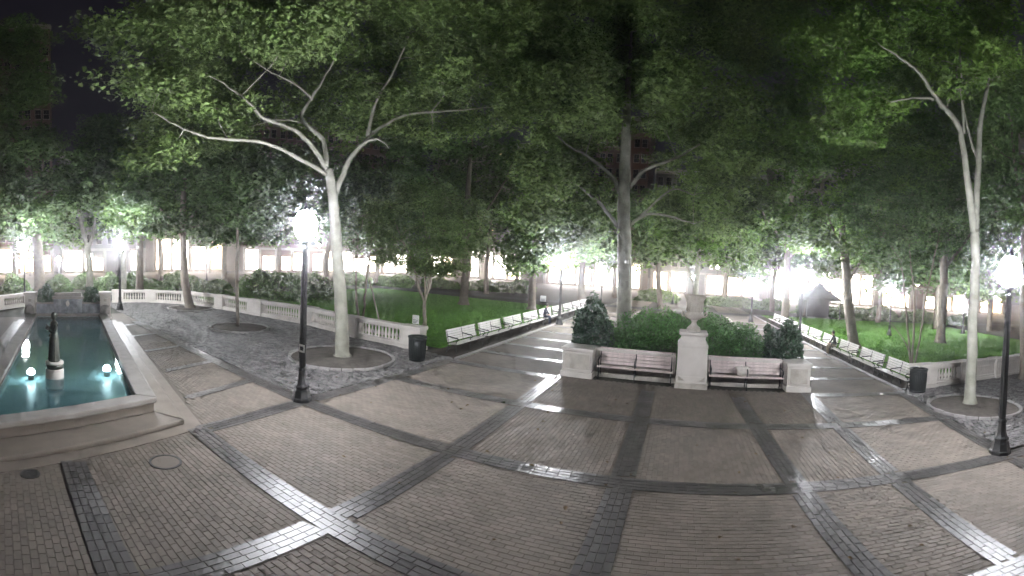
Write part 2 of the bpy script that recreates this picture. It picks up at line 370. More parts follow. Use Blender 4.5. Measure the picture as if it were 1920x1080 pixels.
# dark bands: bed sheet + long pavers laid along the band
DP = []; zi = 0
for grp, zb in ((rows, .0165), (cols, .0150), (left_cross, .0140)):
    for a, b in grp:
        zi += 1
        A = np.array(a); Bq = np.array(b); d = Bq-A; Ln = np.linalg.norm(d); d /= Ln; nn = np.array([-d[1], d[0]])
        w = BW if grp is not left_cross else .34
        q = [A-nn*w/2, Bq-nn*w/2, Bq+nn*w/2, A+nn*w/2]
        MB().sheet([tuple(p) for p in q], zb-.0005+zi*.00004).build('band_bed', 'mortar', plaza)
        lanes = max(2, round(w/.125)); lw = w/lanes
        for k in range(lanes):
            s_ = -random.random()*.25
            while s_ < Ln:
                l = .25
                c = A+d*(s_+l/2)+nn*((k+.5)*lw-w/2)
                if 0 < s_+l/2 < Ln: DP.append((c[0], c[1], math.atan2(d[1], d[0]), lw, zb, grp is not rows))
                s_ += l
DP = np.array(DP, float)
keep = np.ones(len(DP), bool)
for a, b in rows:
    d, t = seg_dist(DP[:,:2], a, b); keep &= ~((DP[:,5] == 1) & (d < BW/2) & (t > 0) & (t < 1))
DP = DP[keep]; dd = np.hypot(DP[:,0], DP[:,1]); ux, uy = pix(np.c_[DP[:,:2], np.zeros(len(DP))])
vis = (ux > -60) & (ux < 1980) & (uy < 1140); DP = DP[vis]; dd = dd[vis]; DP = DP[np.argsort(dd)]
pp = proto_bricks('dark_paver', 'dark_brick', .243, .118, .0, .0075, .003)
for x, y, a, lw, zb, _ in DP[:250]:
    link('dark_paver', random.choice(pp), plaza, (x, y, zb+random.gauss(0,.0005)), a+random.gauss(0,.004))
Q = DP[250:]; n = len(Q)
V, Lp, T = piece_arrays(Q[:,0], Q[:,1], Q[:,2]+RNG.normal(0,.004,n), .243, .118, .0, .0075, .003, .0005)
V = V.reshape(-1,8,3); V[:,:,2] += Q[:,4][:,None]; V = V.reshape(-1,3)
tag(link('dark_paver_bands', quads('dark_paver_bands', V, Lp, 4, 'dark_brick', T), plaza), kind='stuff')

# the two walks beside the planter
for nm, x0, x1, bands in (('left_walk', -9.15, -4.35, pathL), ('right_walk', 4.95, 9.25, pathR)):
    w_ = MB(); w_.sheet([(x0,16.4),(x1,16.4),(x1,72),(x0,72)], .004); w_ = struct(w_.build(nm, 'brick_far'))
    for a, b in bands:
        s_ = MB()
        for k in range(4):
            x = x0-.1+random.random()*.1
            while x < x1: 
                s_.box(max(x,x0), min(x+.243,x1), a[1]-.25+k*.125+.004, a[1]-.25+k*.125+.121, .004, .016+random.gauss(0,.0005), 0, .003, random.random(), False); x += .25
        tag(s_.build('dark_paver_band', 'dark_brick', w_), kind='stuff')
    for k in range(30):
        xk = x0-.12 if nm == 'left_walk' else x1+.12; y = 16.5+k*1.25
        e = MB(); e.box(xk-.12,xk+.12,y,y+1.23,-.02,.06+random.gauss(0,.004),0,.012); e.build('kerb_stone', 'granite', w_)

# cobbled ground round the trees
RINGS = [(-12.75,12.9,2.15,'left'), (-21.3,13.1,1.65,'sap'), (-30.6,14.3,1.7,'far'), (10.75,13.0,1.75,'right')]
def cobbles(name, poly, near):
    base = MB(); base.sheet(poly, .001); base = struct(base.build(name, 'cobble_bed'))
    xs = [p[0] for p in poly]; ys = [p[1] for p in poly]; out = []
    y = min(ys); k = 0
    while y < max(ys):
        h = random.uniform(.115,.14); x = min(xs)+random.random()*.2
        while x < max(xs):
            l = random.uniform(.15,.25); out.append((x+l/2, y+h/2, l, h)); x += l+.012
        y += h+.012
    A = np.array(out); okc = in_poly(A[:,:2], poly)
    for cx, cy, r, _ in RINGS: okc &= np.hypot(A[:,0]-cx, A[:,1]-cy) > r+.14
    ux, uy = pix(np.c_[A[:,:2], np.zeros(len(A))]); okc &= (ux > -20) & (ux < 1945)
    A = A[okc]; A = A[np.argsort(np.hypot(A[:,0], A[:,1]))]
    for cx, cy, l, h in A[:near]:
        m_ = MB(); m_.box(-l/2,l/2,-h/2,h/2,0,.028+random.gauss(0,.006),0,.018,random.random(),False)
        link('cobblestone', m_.mesh('cobblestone', 'cobble'), base, (cx+random.gauss(0,.006), cy+random.gauss(0,.006), 0), random.gauss(0,.06))
    A = A[near:]; n = len(A)
    V, Lp, T = piece_arrays(A[:,0]+RNG.normal(0,.006,n), A[:,1]+RNG.normal(0,.006,n), RNG.normal(0,.06,n), A[:,2], A[:,3], 0, .028, .018, .006)
    tag(link('cobblestone_field', quads('cobblestone_field', V, Lp, 4, 'cobble', T), base), kind='stuff')
cobbles('left_cobble_ground', [(-37,8.75),(-9.75,8.35),(-9.55,16.6),(-26,17.6),(-37,17)], 170)
cobbles('right_cobble_ground', [(8.45,8.75),(19,8.9),(19,18.6),(9.55,16.6)], 120)
for cx, cy, r, nm in RINGS:
    lab = {'left':'round stone-edged tree bed around the big left trunk', 'sap':'round tree bed around the slender trunk on the cobbles', 'far':'round tree bed at the far dark trunk by the balustrade', 'right':'round stone-edged tree bed beside the right street lamp'}[nm]
    e = empty('tree_bed', (cx,cy,0), lab, 'tree bed', 'round tree beds')
    s_ = MB(); k = 28; prof = [(r*.98*math.cos(2*PI*i/k), r*.98*math.sin(2*PI*i/k)) for i in range(k)]
    vs = [(0,0,.10)]+[(x*.55,y*.55,.085) for x,y in prof]+[(x,y,.05) for x,y in prof]
    s_.add(vs, [(0,1+i,1+(i+1)%k) for i in range(k)]+[(1+i,1+k+i,1+k+(i+1)%k,1+(i+1)%k) for i in range(k)]); s_.build('soil', 'bed_soil', e, True)
    ns = int(2*PI*r/.42)
    for i in range(ns):
        a0, a1 = 2*PI*(i+.04)/ns, 2*PI*(i+.96)/ns; z = .10+random.gauss(0,.008)
        P = lambda q, a: (q*math.cos(a), q*math.sin(a))
        t_ = MB(); t_.prism([P(r,a0),P(r+.12,a0),P(r+.12,a1),P(r,a1)], 0, z); bevel(t_.build('edging_stone', 'granite', e), .012)
# lawns
def lawn(name, poly, n, hole=None):
    s_ = MB(); s_.sheet(poly, .012); o = struct(s_.build(name, 'lawn'))
    xs = [p[0] for p in poly]; ys = [p[1] for p in poly]
    P = np.c_[RNG.uniform(min(xs),max(xs),n*2), min(ys)+(max(ys)-min(ys))*RNG.random(n*2)**1.8]; P = P[in_poly(P, poly)][:n]; n = len(P)
    a = RNG.uniform(0,2*PI,n); h = RNG.uniform(.05,.10,n); w = RNG.uniform(.012,.03,n)
    b0 = np.c_[P[:,0]-w*np.cos(a), P[:,1]-w*np.sin(a), np.full(n,.012)]; b1 = np.c_[P[:,0]+w*np.cos(a), P[:,1]+w*np.sin(a), np.full(n,.012)]
    t = np.c_[P[:,0]+RNG.normal(0,.03,n), P[:,1]+RNG.normal(0,.03,n), .012+h]
    V = np.stack([b0,b1,t],1).reshape(-1,3)
    tag(link('grass_blades', quads('grass_blades', V, np.arange(n*3), 3, 'grass', RNG.random(n)), o), kind='stuff')
lawn('left_lawn', [(-11.0,17.9),(-10.9,46),(-40,48),(-42,20),(-34,17.6),(-26.5,18.3)], 90000)
lawn('right_lawn', [(10.6,18.4),(18,19.6),(34,24),(36,56),(10.6,56)], 90000)
for nm, poly in (('left_verge', [(-10.95,16.6),(-9.35,16.6),(-9.35,60),(-10.95,60)]), ('right_verge', [(9.45,16.4),(10.6,16.6),(10.6,60),(9.45,60)]),
                 ('planter_bed', [(-4.3,17.0),(4.9,17.0),(4.9,46),(-4.3,46)]), ('far_walk', [(-60,48.2),(60,56.5),(60,60),(-60,51.5)]), ('centre_walk', [(-3.2,60),(3.2,60),(3.2,84),(-3.2,84)])):
    s_ = MB(); s_.sheet(poly, {'planter_bed': .14, 'far_walk': .008, 'centre_walk': .009}.get(nm, .006)); struct(s_.build(nm, 'soil' if nm in ('left_verge','right_verge','planter_bed') else 'asphalt'))
# ================================================================== STREET LAMPS
def lamp(x, y, h, label, warm=False, detail=True, signplate=False, gm=None):
    e = empty('street_lamp', (x,y,0), label, 'street lamp', 'street lamps of the square')
    n = 16 if detail else 8
    b = MB(); b.lathe([(.30,0),(.30,.10),(.27,.13),(.25,.20),(.235,.30),(.20,.36),(.22,.39),(.22,.43),(.17,.48),(.13,.60),(.115,.80),(.135,.83),(.135,.87),(.10,.92)], n=8 if detail else 8)
    bevel(b.build('base', 'black_iron', e), .008)
    p = MB(); p.lathe([(.095,.9),(.085,1.4),(.07,h-.62),(.09,h-.58),(.09,h-.54),(.06,h-.50),(.06,h-.44),(.16,h-.37),(.18,h-.33)], n=n); p.build('pole', 'black_iron', e, True)
    if detail:
        for k in range(8):
            a = 2*PI*k/8; f = MB(); f.tube([(.092*math.cos(a),.092*math.sin(a),.95),(.075*math.cos(a),.075*math.sin(a),h-.75)], [.014,.010], 5); f.build('flute', 'black_iron', e)
    q = MB(); q.lathe([(.13,-.36),(.24,-.27),(.31,-.12),(.33,.03),(.305,.17),(.23,.29),(.15,.355),(.10,.37)], (0,0,h), n); q.build('globe', gm or ('warm_globe_light' if warm else 'globe_light'), e, True)
    c = MB(); c.lathe([(.125,.37),(.13,.40),(.06,.45),(.03,.50),(.045,.54),(.012,.62)], (0,0,h), n); c.build('finial', 'black_iron', e, True)
    if signplate:
        s_ = empty_part = MB(); s_.box(-.02,.20,-.115,-.10,1.33,1.53); s1 = s_.build('notice_plate', 'sign_white', e)
        t_ = MB(); t_.box(.02,.16,-.121,-.1165,1.38,1.48); t_.build('notice_panel', 'sign_ink', s1)
        d_ = MB(); d_.tube([(0,0,1.41),(.0,-.10,1.41)], .012, 6); d_.build('bracket', 'black_iron', s1)
    return e
lamp(-9.49,8.0,4.52,'tall black street lamp blazing at the left front corner of the plaza by the cobbles', signplate=True)
lamp(8.05,8.55,4.45,'tall black street lamp blazing at the right edge of the plaza')
lamp(-9.0,31.6,4.25,'street lamp beside the left row of white benches, next to the seated person', gm='bright_globe_light')
lamp(9.15,32.0,4.28,'street lamp standing amid the right row of white benches', gm='bright_globe_light')
lamp(-31.6,8.9,4.35,'street lamp standing right of the pool end wall before the balustrade')
p = at(45,462,40); lamp(p[0],p[1],p[2],'bright street lamp left of the pool end wall', detail=False)
p = at(168,482,50); lamp(p[0],p[1],p[2],'street lamp shining through the forked pale tree beyond the pool', detail=False)
p = at(32,493,62); lamp(p[0],p[1],p[2],'small far lamp low at the left edge of the square', detail=False)
p = at(1130,508,43); lamp(p[0],p[1],p[2],'street lamp further up the left walk behind the big trunk', detail=False)
p = at(1264,525,66); lamp(p[0],p[1],p[2],'warm globe lamp left of the urn at the far centre walk', True, False)
p = at(1301,522,64); lamp(p[0],p[1],p[2],'globe lamp seen just above the stone urn', False, False)
p = at(1412,530,46); lamp(p[0],p[1],p[2],'street lamp far up the right walk', detail=False)
p = at(1672,546,43); lamp(p[0],p[1],p[2],'lone street lamp over the far side of the right lawn', detail=False)
p = at(1808,573,52); lamp(p[0],p[1],p[2],'far bluish lamp left of the pale forked trunk at right', detail=False)
p = at(110,486,70); lamp(p[0],p[1],p[2],'far lamp above the pool end wall between two trunks', detail=False)
p = at(388,482,60); lamp(p[0],p[1],p[2],'small far lamp right of the dark trunk by the balustrade', detail=False)
p = at(690,490,62); lamp(p[0],p[1],p[2],'far lamp right of the big left trunk beyond the lawn', detail=False)

# lamps of the streets round the square
for k, (x, y) in enumerate([(-88,-16),(-88,6),(-88,24),(-88,46),(-80,72),(-60,98),(-36,98),(-14,98),(8,98),(32,98),(58,96),(84,78),(86,46),(86,22)]):
    lamp(x, y, 6.2, f'warm roadside lamp glaring between the trees, {ORD[k]} from the left along the far street', True, False, gm='street_glare')
# ================================================================== BENCHES
def make_bench(wood, label, group):
    e = empty('park_bench', (0,0,0), label, 'bench', group); Lh = 1.47
    ys = [-.27,-.165,-.06,.045,.15]
    sl = MB(); sl.box(-Lh,Lh,-.046,.046,-.016,.016); sl = sl.mesh('seat_slat', wood)
    for k, y in enumerate(ys):
        o = link('seat_slat', sl, e, (0,y,.435-.012*(k)+(.0 if k else -.012))); bevel(o, .008)
    bk = MB(); bk.box(-Lh,Lh,-.014,.014,-.048,.048); bk = bk.mesh('back_slat', wood)
    for k in range(5):
        z = .50+k*.103; y = .215+.27*(z-.45)
        o = link('back_slat', bk, e, (0,y,z)); o.rotation_euler = (-.26,0,0); bevel(o, .008)
    for x in (-Lh+.06, 0, Lh-.06):
        s_ = MB()
        s_.tube([(x,-.24,0),(x,-.20,.20),(x,-.22,.40)], [.026,.02,.026], 6); s_.tube([(x,.30,0),(x,.21,.22),(x,.20,.40),(x,.245,.60),(x,.33,.93)], [.026,.02,.024,.02,.018], 6)
        s_.tube([(x,-.24,.395),(x,-.05,.385),(x,.21,.365)], .022, 6); s_.tube([(x,-.2,.17),(x,0,.27),(x,.2,.17)], .014, 6)
        s_.build('support', 'black_iron', e, True)
        a_ = MB(); a_.tube([(x,.27,.70),(x,.10,.685),(x,-.10,.665),(x,-.25,.66),(x,-.315,.62),(x,-.30,.55),(x,-.22,.53),(x,-.20,.47),(x,-.22,.42)], [.02,.021,.023,.024,.023,.021,.02,.019,.02], 6)
        a_.build('armrest', 'black_iron', e, True)
    return e
benchW = make_bench('white_paint', '', 'white benches along the walks')
first = True
for side in (0, 1):
    for k in range(9):
        b = benchW if first else copy_tree(benchW); first = False
        if side == 0: b.location = (-10.0, 18.75+3.32*k, 0); b.rotation_euler = (0,0,PI/2); nm = 'left'
        else: b.location = (9.78, 17.65+3.32*k, 0); b.rotation_euler = (0,0,-PI/2); nm = 'right'
        b['label'] = f'white slatted bench with iron arms, {ORD[k]} from the plaza in the {nm} row'
bp_ = make_bench('worn_pink_paint', 'worn pinkish bench set against the planter wall left of the urn pillar', 'benches set into the planter front')
bp_.location = (-1.62,16.74,0); bp_.scale = (1,1,1.12)
bq_ = copy_tree(bp_); bq_.location = (2.72,16.70,0); bq_['label'] = 'worn pinkish bench right of the urn pillar with a white bag on it'
# white bag on the right planter bench
e = empty('carrier_bag', (2.55,16.60,.505), 'crumpled white bag standing on the bench right of the urn pillar', 'bag')
s_ = MB(); k = 14; vs = []
for iz, (z, r) in enumerate([(0,.10),(.04,.17),(.13,.185),(.22,.20),(.28,.22),(.31,.20)]):
    for j in range(k):
        a = 2*PI*j/k; q = 1+.14*math.sin(3*a+iz)+.08*math.sin(7*a-iz*2); vs.append((r*1.25*q*math.cos(a), r*.62*q*math.sin(a), z+.02*math.sin(5*a)*(iz > 3)))
s_.add(vs, [(i*k+j,i*k+(j+1)%k,(i+1)*k+(j+1)%k,(i+1)*k+j) for i in range(5) for j in range(k)]+[tuple(range(k-1,-1,-1)), tuple(5*k+j for j in range(k))])
s_.build('sack', 'plastic_bag', e, True)
h_ = MB(); h_.tube([(-.12,0,.29),(-.10,-.03,.36),(-.03,-.05,.37),(.02,-.03,.30)], .012, 6); h_.build('handle', 'plastic_bag', e, True)

# ================================================================== PLANTER
pl = empty('planter_wall', (.4,16.9,0), 'low limestone planter wall with corner piers behind the two plaza benches', 'wall')
O = (.4,16.9,0)
def PB(name, m_, *a, par=pl, bev=.012, **kw):
    s_ = MB(); s_.box(*a, **kw); o = s_.build(name, m_, par, origin=O); return bevel(o, bev)
for x0, x1 in ((-3.24,-.06),(1.2,4.27)):
    PB('wall_panel','stained_stone',x0-.01,x1+.01,17.05,17.40,0,.93)
    PB('coping','limestone',x0-.008,x1+.008,16.99,17.46,.932,1.03)
    PB('plinth','stained_stone',x0-.006,x1+.006,16.98,17.05,0,.16)
for x0, x1 in ((-4.52,-3.24),(4.27,5.30)):
    q = PB('pier','limestone',x0+.04,x1-.04,16.42,17.45,.2,.93)
    PB('pier_base','limestone',x0,x1,16.36,17.50,0,.198)
    PB('pier_cap','limestone',x0-.01,x1+.01,16.35,17.51,.932,1.04)
    s_ = MB(); w0, w1, z0, z1 = x0+.15, x1-.15, .30, .84
    PB('recessed_panel','stained_stone',w0,w1,16.405,16.425,z0,z1)
    for a in ((w0-.05,w1+.05,16.385,16.419,z1,z1+.045),(w0-.05,w1+.05,16.385,16.419,z0-.045,z0),(w0-.05,w0,16.387,16.419,z0+.001,z1-.001),(w1,w1+.05,16.387,16.419,z0+.001,z1-.001)):
        PB('panel_moulding','limestone',*a,bev=.006)
for x0 in (-4.40,4.92):
    PB('side_kerb','stained_stone',x0,x0+.22,17.52,46,0,.30)
# pillar + urn
pd = empty('pedestal', (.57,16.85,0), 'tall limestone pedestal carrying the urn between the two plaza benches', 'pedestal'); O = (.57,16.85,0)
def sq(name, prof, m_='limestone'):
    s_ = MB(); vs = []
    for h, z in prof: vs += [(-h,-h*.95,z),(h,-h*.95,z),(h,h*.95,z),(-h,h*.95,z)]
    k = len(prof)
    s_.add(vs, [(i*4+j,i*4+(j+1)%4,(i+1)*4+(j+1)%4,(i+1)*4+j) for i in range(k-1) for j in range(4)]+[(3,2,1,0),tuple((k-1)*4+j for j in range(4))])
    return bevel(s_.build(name, m_, pd), .014)
sq('base_block', [(.62,0),(.62,.19),(.60,.20)], 'stained_stone')
sq('die', [(.585,.20),(.58,.42),(.57,.44),(.57,1.42),(.585,1.44),(.585,1.50),(.49,1.60),(.475,1.62)])
sq('neck', [(.475,1.62),(.465,1.66),(.465,1.78),(.48,1.80)])
sq('cap', [(.50,1.80),(.545,1.84),(.545,1.92)])
for s2 in (-1,1):
    t_ = MB(); t_.add([(s2*.50,-.575,.42),(s2*.50,-.575,.30),(s2*.28,-.575,.30),(s2*.50,-.56,.44),(s2*.50,-.56,.28),(s2*.24,-.56,.28)], [(0,1,2),(0,2,5,3),(1,4,5,2),(0,3,4,1)]); t_.build('carved_corner', 'stained_stone', pd)
ur = empty('stone_urn', (.57,16.85,1.922), 'weathered grey stone urn with scroll handles on the tall pedestal', 'urn')
s_ = MB(); s_.box(-.27,.27,-.27,.27,0,.075); bevel(s_.build('foot_block','stained_stone',ur), .01)
s_ = MB(); s_.lathe([(.25,.075),(.25,.12),(.22,.15),(.13,.22),(.095,.29),(.10,.33),(.14,.36),(.13,.385)], n=24); s_.build('stem','stained_stone',ur,True)
s_ = MB(); n_ = 32; prof = [(.11,.385),(.22,.42),(.32,.47),(.375,.54),(.37,.60),(.32,.64),(.305,.66),(.30,.80),(.315,.95),(.36,1.08),(.43,1.17),(.45,1.21),(.44,1.24),(.39,1.24),(.32,1.14),(.05,1.10)]
s_.lathe(prof, n=n_); s_.build('bowl','stained_stone',ur,True)
for k in range(16):
    a = 2*PI*k/16; t_ = MB(); t_.tube([((.30+.02)*math.cos(a),(.30+.02)*math.sin(a),.68),(.305*math.cos(a),.305*math.sin(a),.82),(.335*math.cos(a),.335*math.sin(a),.99)], [.018,.022,.014], 5); t_.build('flute','stained_stone',ur,True)
for s2 in (-1,1):
    t_ = MB(); t_.tube([(s2*x,0,z) for x,z in ((.34,.50),(.44,.52),(.49,.58),(.47,.65),(.41,.66),(.39,.62),(.42,.60))], [.035,.034,.032,.03,.027,.022,.018], 8); t_.build('handle','stained_stone',ur,True)

# ================================================================== BALUSTRADES
bal = MB(); bal.lathe([(.075,0),(.075,.05),(.05,.065),(.06,.10),(.085,.17),(.08,.23),(.05,.33),(.042,.42),(.06,.44),(.06,.46),(.05,.47),(.075,.50),(.075,.53)], n=10); BALME = bal.mesh('baluster', 'limestone', True)
def balustrade(pts, widths, kinds, label, H=1.0):
    e = empty('balustrade', (pts[0][0],pts[0][1],0), label, 'balustrade'); o3 = (pts[0][0],pts[0][1],0)
    k = len(pts)
    for i, p in enumerate(pts):
        q = np.array(pts[min(i+1,k-1)])-np.array(pts[max(i-1,0)]); q = q/np.linalg.norm(q); w = widths[i]/2; p = np.array(p)
        for nm, ww, d_, z0, z1 in (('pier_base',w+.04,.68,0,.16),('pier',w,.56,.162,H-.14),('pier_cap',w+.05,.70,H-.138,H)):
            s_ = MB(); s_.obox(p-q*ww, p+q*ww, d_, z0, z1); bevel(s_.build(nm,'limestone',e,origin=o3), .012)
        s_ = MB(); s_.obox(p-q*(w-.16), p+q*(w-.16), .60, .32, H-.28); bevel(s_.build('pier_panel','limestone',e,origin=o3), .008)
    for i in range(k-1):
        a = np.array(pts[i]); b = np.array(pts[i+1]); d = b-a; Ln = np.linalg.norm(d); d /= Ln
        a2 = a+d*(widths[i]/2-.02); b2 = b-d*(widths[i+1]/2-.02); L2 = np.linalg.norm(b2-a2); an = math.atan2(d[1],d[0])
        s_ = MB(); s_.obox(a2,b2,.50,0,.15); s_.obox(a2,b2,.40,.151,.24); bevel(s_.build('plinth','limestone',e,origin=o3), .01)
        s_ = MB(); s_.obox(a2,b2,.36,H-.225,H-.14); s_.obox(a2,b2,.50,H-.139,H-.015); bevel(s_.build('rail','limestone',e,origin=o3), .01)
        if kinds[i] == 'b':
            m_ = max(3, int((L2-.1)/.23)); s0 = (L2-(m_-1)*.23)/2
            sc = (H-.225-.24)/.53
            for j in range(m_):
                p = a2+d*(s0+j*.23); o = link('baluster', BALME, e, (p[0]-o3[0],p[1]-o3[1],.24), an); o.scale = (.95,.95,sc)
            for p0, p1 in ((a2,a2+d*(s0-.14)),(b2-d*(s0-.14),b2)):
                if np.linalg.norm(p1-p0) > .06: s_ = MB(); s_.obox(p0,p1,.34,.241,H-.226); s_.build('end_block','limestone',e,origin=o3)
        else:
            s_ = MB(); s_.obox(a2,b2,.30,.241,H-.226); s_.build('solid_panel','limestone',e,origin=o3)
            s_ = MB(); s_.obox(a2+d*.35,b2-d*.35,.345,.34,H-.32); bevel(s_.build('raised_field','limestone',e,origin=o3), .01)
balustrade([(-11.95,16.95),(-16.0,17.0),(-20.6,17.75),(-25.5,17.1),(-29.6,16.5),(-33.3,15.4),(-36.0,13.0),(-36.9,10.2)],[1.15,1.0,1.3,1.5,1.0,1.0,1.0,1.0],'bbbbbbb','long curving limestone balustrade behind the left cobbles, ending at the black bin')
balustrade([(10.75,16.75),(13.45,17.35),(16.2,17.9),(18.9,18.6)],[1.25,.9,.8,.8],'bss','limestone balustrade at the right ending beside the dark bin and bench row', .98)
balustrade([(-36.6,2.2),(-34.2,-.3),(-31.5,-3.2)],[.9,.9,.9],'bb','limestone balustrade at the far left of the pool')

# ================================================================== BINS, COVERS, SIGNS
def bin_(x, y, label):
    e = empty('trash_can', (x,y,0), label, 'trash can', 'black trash cans by the benches')
    s_ = MB(); s_.lathe([(.30,.02),(.33,.05),(.345,.45),(.35,.86)], n=28); s_.build('liner','can_green',e,True)
    for k in range(28):
        a = 2*PI*k/28; t_ = MB(); t_.tube([(.33*math.cos(a),.33*math.sin(a),.03),(.362*math.cos(a),.362*math.sin(a),.45),(.37*math.cos(a),.37*math.sin(a),.86)], .016, 4); t_.build('slat','can_green',e)
    for z, r in ((.06,.345),(.84,.385)):
        t_ = MB(); t_.lathe([(r-.02,z),(r+.01,z),(r+.012,z+.05),(r-.02,z+.05)], n=28); t_.build('hoop','can_green',e,True)
    t_ = MB(); t_.lathe([(.40,.885),(.415,.90),(.415,.935),(.38,.95),(.27,.93),(.25,.90),(.27,.886)], n=28); t_.build('rim','can_green',e,True)
    t_ = MB(); t_.lathe([(.26,0),(.26,.03),(.20,.03)], n=16); t_.build('foot','can_green',e)
bin_(-10.35,15.0,'dark round trash can at the end pier of the left balustrade')
bin_(9.95,15.95,'dark round trash can beside the nearest bench of the right row')
for (x, y, r, lab) in ((-7.74,3.1,.33,'round manhole cover with a dark rim near the pool corner'), (-7.85,.47,.19,'small dark round drain cover left of the paver band by the pool')):
    e = empty('manhole_cover', (x,y,.009), lab, 'manhole')
    s_ = MB(); s_.lathe([(r,0),(r,.012),(r-.05,.013),(r-.05,.004)], n=40); s_.build('ring','manhole',e)
    s_ = MB(); s_.lathe([(r-.052,.0),(r-.052,.0085)], n=40); s_.build('lid','brick' if r > .3 else 'manhole',e)
def lawn_sign(x, y, w, h, z, label):
    e = empty('lawn_sign', (x,y,0), label, 'sign')
    a = math.atan2(-x, y)*0
    s_ = MB(); s_.box(-w/2,w/2,-.012,.012,z,z+h); bevel(s_.build('board','sign_white',e), .004)
    for k in range(3): t_ = MB(); t_.box(-w*.36,w*.36-.05*k,-.0145,-.0125,z+h*(.42-.15*k),z+h*(.42-.15*k)+h*.055); t_.build('print_line','sign_ink',e)
    for s2 in (-1,1): t_ = MB(); t_.box(s2*w*.3-.012,s2*w*.3+.012,.0125,.03,0,z+h*.8); t_.build('stake','sign_ink',e)
x, y = g(779,611); lawn_sign(x, y, .52, .50, .12, 'small white notice board on the left lawn beside the slim crape myrtle')
x, y = g(1018,570); lawn_sign(x, y, .7, .6, .25, 'small white notice board far off left of the bench row lamp')

# ================================================================== POOL
NR, NL, FL, FR = np.array([-10.2,3.85]), np.array([-8.95,-1.2]), np.array([-27.6,1.75]), np.array([-26.3,6.55])
cen = (NR+NL+FL+FR)/4
def inset(Q, ds):                # move each side inwards by ds[i]
    out = []; n = len(Q); lines = []
    for i in range(n):
        a, b = Q[i], Q[(i+1)%n]; d = (b-a)/np.linalg.norm(b-a); nn = np.array([-d[1],d[0]])
        if nn@(cen-a) < 0: nn = -nn
        lines.append((a+nn*ds[i], d))
    for i in range(n):
        (p, d), (q, e_) = lines[i-1], lines[i]
        t = np.linalg.solve(np.array([d,-e_]).T, q-p)[0]; out.append(p+d*t)
    return out
Q = [NR, NL, FL, FR]
inn = inset(Q, (.55,.55,.4,.55)); body = inset(Q, (.07,.07,0,.07)); step = inset(Q, (-.85,-.7,0,-.55))
pool = empty('reflecting_pool', (cen[0],cen[1],0), 'long stone-rimmed reflecting pool lit from below at the left', 'pool'); po = (cen[0],cen[1],0)
def ringw(name, A, Bq, z0, z1, m_, w=.015):
    for i in range(4):
        j = (i+1)%4; s_ = MB(); s_.prism([tuple(A[i]),tuple(A[j]),tuple(Bq[j]),tuple(Bq[i])], z0, z1)
        bevel(s_.build(name, m_, pool, origin=po), w)
padp = inset(Q, (-1.25,-1.0,0,-.95))
s_ = MB(); s_.prism([tuple(p) for p in padp], -.04, .022); s_.build('apron','pool_step',pool,origin=po)
ringw('step', step, body, .0225, .14, 'pool_step', .03)
ringw('pool_wall', body, inn, .1405, .36, 'pool_step', .01)
ringw('rim', Q, inset(inn,(-.03,-.03,-.03,-.03)), .361, .50, 'pool_stone', .03)
s_ = MB(); k = [tuple(p) for p in inn]; fl = .03
s_.sheet(k[::-1], fl)
for i in range(4):
    j = (i+1)%4; s_.add([(*k[i],fl),(*k[j],fl),(*k[j],.36),(*k[i],.36)], [(0,1,2,3)])
s_.build('basin','pool_tile',pool,origin=po)
s_ = MB(); s_.sheet([tuple(p) for p in inset(inn,(-.01,-.01,-.01,-.01))][::-1], .355); s_.build('water','water',pool,origin=po)
# end wall with posts
wd = (FR-FL)/np.linalg.norm(FR-FL); wn = np.array([wd[1],-wd[0]])
if wn@(cen-FL) > 0: wn = -wn
ew = empty('pool_end_wall', (*((FR+FL)/2),0), 'veined grey stone end wall of the pool between two carved posts', 'wall'); eo = (*((FR+FL)/2),0)
def EW(name, u0, u1, d0, d1, z0, z1, m_, bev=.012):
    c0 = FL+wn*(d0+d1)/2; L_ = np.linalg.norm(FR-FL)
    s_ = MB(); s_.obox(c0+wd*u0*L_, c0+wd*u1*L_, d1-d0, z0, z1); return bevel(s_.build(name, m_, ew, origin=eo), bev)
EW('side_panel', .09, .315, .25, .7, 0, 1.0, 'marble'); EW('side_panel', .685, .91, .25, .7, 0, 1.0, 'marble')
EW('side_coping', .088, .313, .18, .76, 1.001, 1.10, 'pool_stone'); EW('side_coping', .687, .912, .18, .76, 1.001, 1.10, 'pool_stone')
EW('centre_panel', .318, .682, .16, .72, 0, 1.28, 'marble'); EW('centre_coping', .30, .70, .10, .80, 1.281, 1.42, 'pool_stone'); EW('upper_block', .33, .67, .20, .72, 1.421, 1.62, 'pool_stone')
c0 = FL+wd*.5*np.linalg.norm(FR-FL)+wn*.15
s_ = MB(); s_.lathe([(.02,-.16),(.09,-.10),(.13,0),(.11,.10),(.05,.17),(.01,.19)], (c0[0],c0[1],1.02), 14, sx=.6, sy=1); s_.build('carved_mask','limestone',ew,True,origin=eo)
